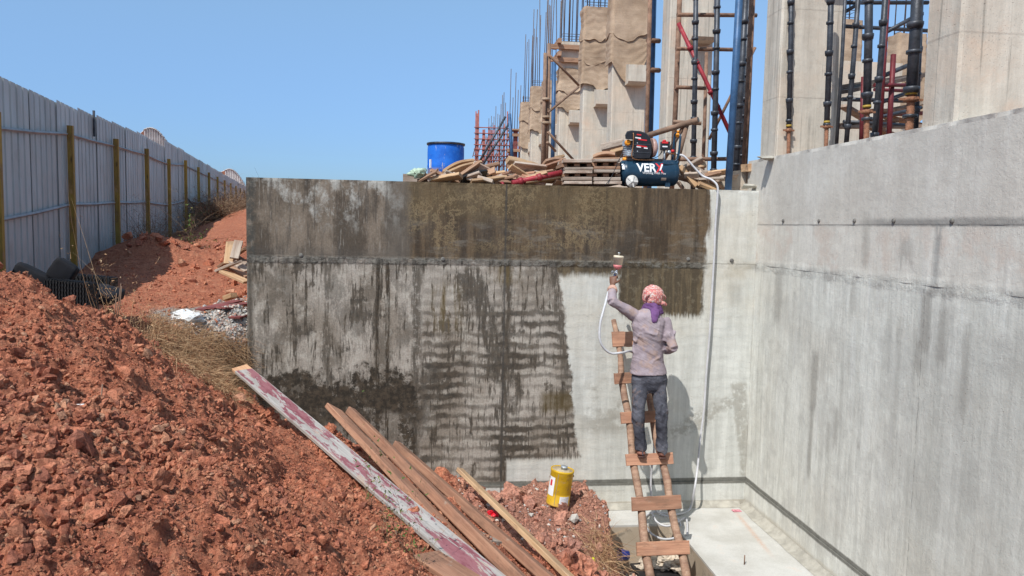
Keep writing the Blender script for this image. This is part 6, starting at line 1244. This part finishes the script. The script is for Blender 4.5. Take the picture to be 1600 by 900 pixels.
def bush(c, rx, ry, h, n, label, mat='twig', cat='dry bush', leaves=0, lm='leaf', group=None):
    t = thing('dry_bush', label, cat, c, group); R_ = np.array([[c[0]+RS.normal()*rx*.25, c[1]+RS.normal()*ry*.25, c[2]-.05] for _ in range(n)]); D_ = RS.normal(size=(n, 3))*np.array([rx, ry, .25])*1.1+np.array([0, 0, h*.9]); LL = np.linalg.norm(D_, axis=1); D_ /= LL[:, None]
    o = blades('twigs', R_, D_, LL*RS.uniform(.5, 1.2, n), (.007 if n > 800 else .004) if h > .2 else .0018, mat, None, .5, 4, cat=None); o.parent = t; o.location = -Vector(c)
    m2 = n*5; k = RS.randint(0, n, m2); f = RS.uniform(.3, 1, m2); R2 = R_[k]+D_[k]*(LL[k]*f)[:, None]; D2 = D_[k]*.6+RS.normal(size=(m2, 3))*.7; D2 /= np.linalg.norm(D2, axis=1)[:, None]
    o = blades('side_twigs', R2, D2, RS.uniform(.15, .55, m2)*(.03+h*.55), .0045 if n > 800 else .0025 if h > .2 else .0014, mat, None, .6, 2, cat=None); o.parent = t; o.location = -Vector(c)
    if leaves:
        k = RS.randint(0, m2, leaves); R3 = R2[k]+D2[k]*.06; D3 = RS.normal(size=(leaves, 3)); D3 /= np.linalg.norm(D3, axis=1)[:, None]; o = blades('leaves', R3, D3, RS.uniform(.02, .05, leaves)*(1 if h > .2 else .45), .010 if h > .2 else .005, lm, None, .3, 2, cat=None); o.parent = t; o.location = -Vector(c)
    return t
def fb(s, off): p = fl(s)+NR*off; return (p.x, p.y, gz(p.x, p.y))
bush(fb(2.55, .35), .45, .5, .75, 130, 'bare dry bush climbing the hoarding between the third and fourth posts', group='dry bushes along the hoarding')
bush(fb(3.6, .45), .5, .6, .55, 150, 'low tangled dry bush at the foot of the fourth post', group='dry bushes along the hoarding')
bush(fb(4.5, .4), .4, .5, .8, 110, 'thin leafless bush under the step of the hoarding', leaves=60, group='dry bushes along the hoarding')
bush(fb(2.0, .5), .35, .5, .25, 120, 'low brown weeds spilling on the path by the third post', group='dry bushes along the hoarding')
for i, (s, o_, lb) in enumerate(((5.3, .8, 'dense brown brush at the shaded foot of the hill'), (6.1, 1.0, 'dense brown brush halfway up the hill beside the hoarding'), (7.0, 1.0, 'brown brush at the top of the hill near the hoarding'), (5.9, 2.1, 'dry brown scrub on the sunlit slope of the hill'), (6.7, 2.3, 'dry scrub near the crest of the sunlit hill'), (8.0, .6, 'tall pinkish dry weeds behind the crest against the hoarding'))): bush(fb(s, o_), .75, .8, .45 if i < 5 else 1.1, 900 if i < 5 else 200, lb, group='brush on the hill')
gb = pd(302, 380, 13.4); bush((gb.x, gb.y, gz(gb.x, gb.y)), .2, .2, .28, 30, 'small green leafy weed at the foot of the hill', leaves=260, cat='weed')
for i, (px, py, Dp, lb) in enumerate(((165, 478, 5.2, 'pale leafy weed with tiny dry flowers beside the wicker armchair'), (205, 500, 5.3, 'second pale leafy weed on the crest of the heap'), (235, 545, 5.3, 'small dry weed on the heap before the straw bank'))):
    x, y = gp(px, py+12, Dp); bush((x, y, gz(x, y)), .16, .14, .14, 45, lb, 'straw', 'weed', 160 if i < 2 else 30, 'straw')
for i, (px, py, Dp, s_) in enumerate(((628, 862, 3.75, .11), (600, 822, 3.95, .09), (652, 888, 3.6, .10), (575, 790, 4.2, .07))):
    x, y = gp(px, py, Dp); bush((x, y, gz(x, y)), .045, .045, s_*.55, 26, ['low leafy weed in the shade under the painted plank', 'small dark weed sprouting below the middle of the painted plank', 'lowest small weed by the painted plank', 'upper small weed by the painted plank'][i], 'twig', 'weed', 120)
for i, (px0, py0, px1, py1) in enumerate(((178, 508, 189, 443), (183, 500, 190, 447), (176, 505, 182, 458), (152, 655, 160, 600), (155, 655, 148, 618))):
    a, c = pd(px0, py0, 5.0 if i < 3 else 3.3), pd(px1, py1, 5.0 if i < 3 else 3.3); tubething('dry_stalk', ['tallest thin dry stalk on the heap crest', 'thin dry stalk touching the tallest one', 'short dry stalk on the heap crest', 'upright dry stalk in the middle of the red heap', 'bent dry stalk in the middle of the red heap'][i], 'stalk', [a, (a+c)/2+V(.005, 0, .0), c], .0028, 'strawstalk' if 'strawstalk' in MAT else 'bamboo', n=5)

# look-alike offcuts: say which of the two is meant
_by = {}
for o in COL.objects:
    if o.get('label') and o.name.startswith('scrap_offcut'): _by.setdefault(o['label'], []).append(o)
for lb, os_ in _by.items():
    if len(os_) > 1:
        os_.sort(key=lambda q: q.matrix_world.translation.x)
        for q, wd in zip(os_, ('left', 'right') if len(os_) == 2 else ('leftmost', 'middle', 'rightmost', 'extra')): q['label'] = f'{wd} {lb}'
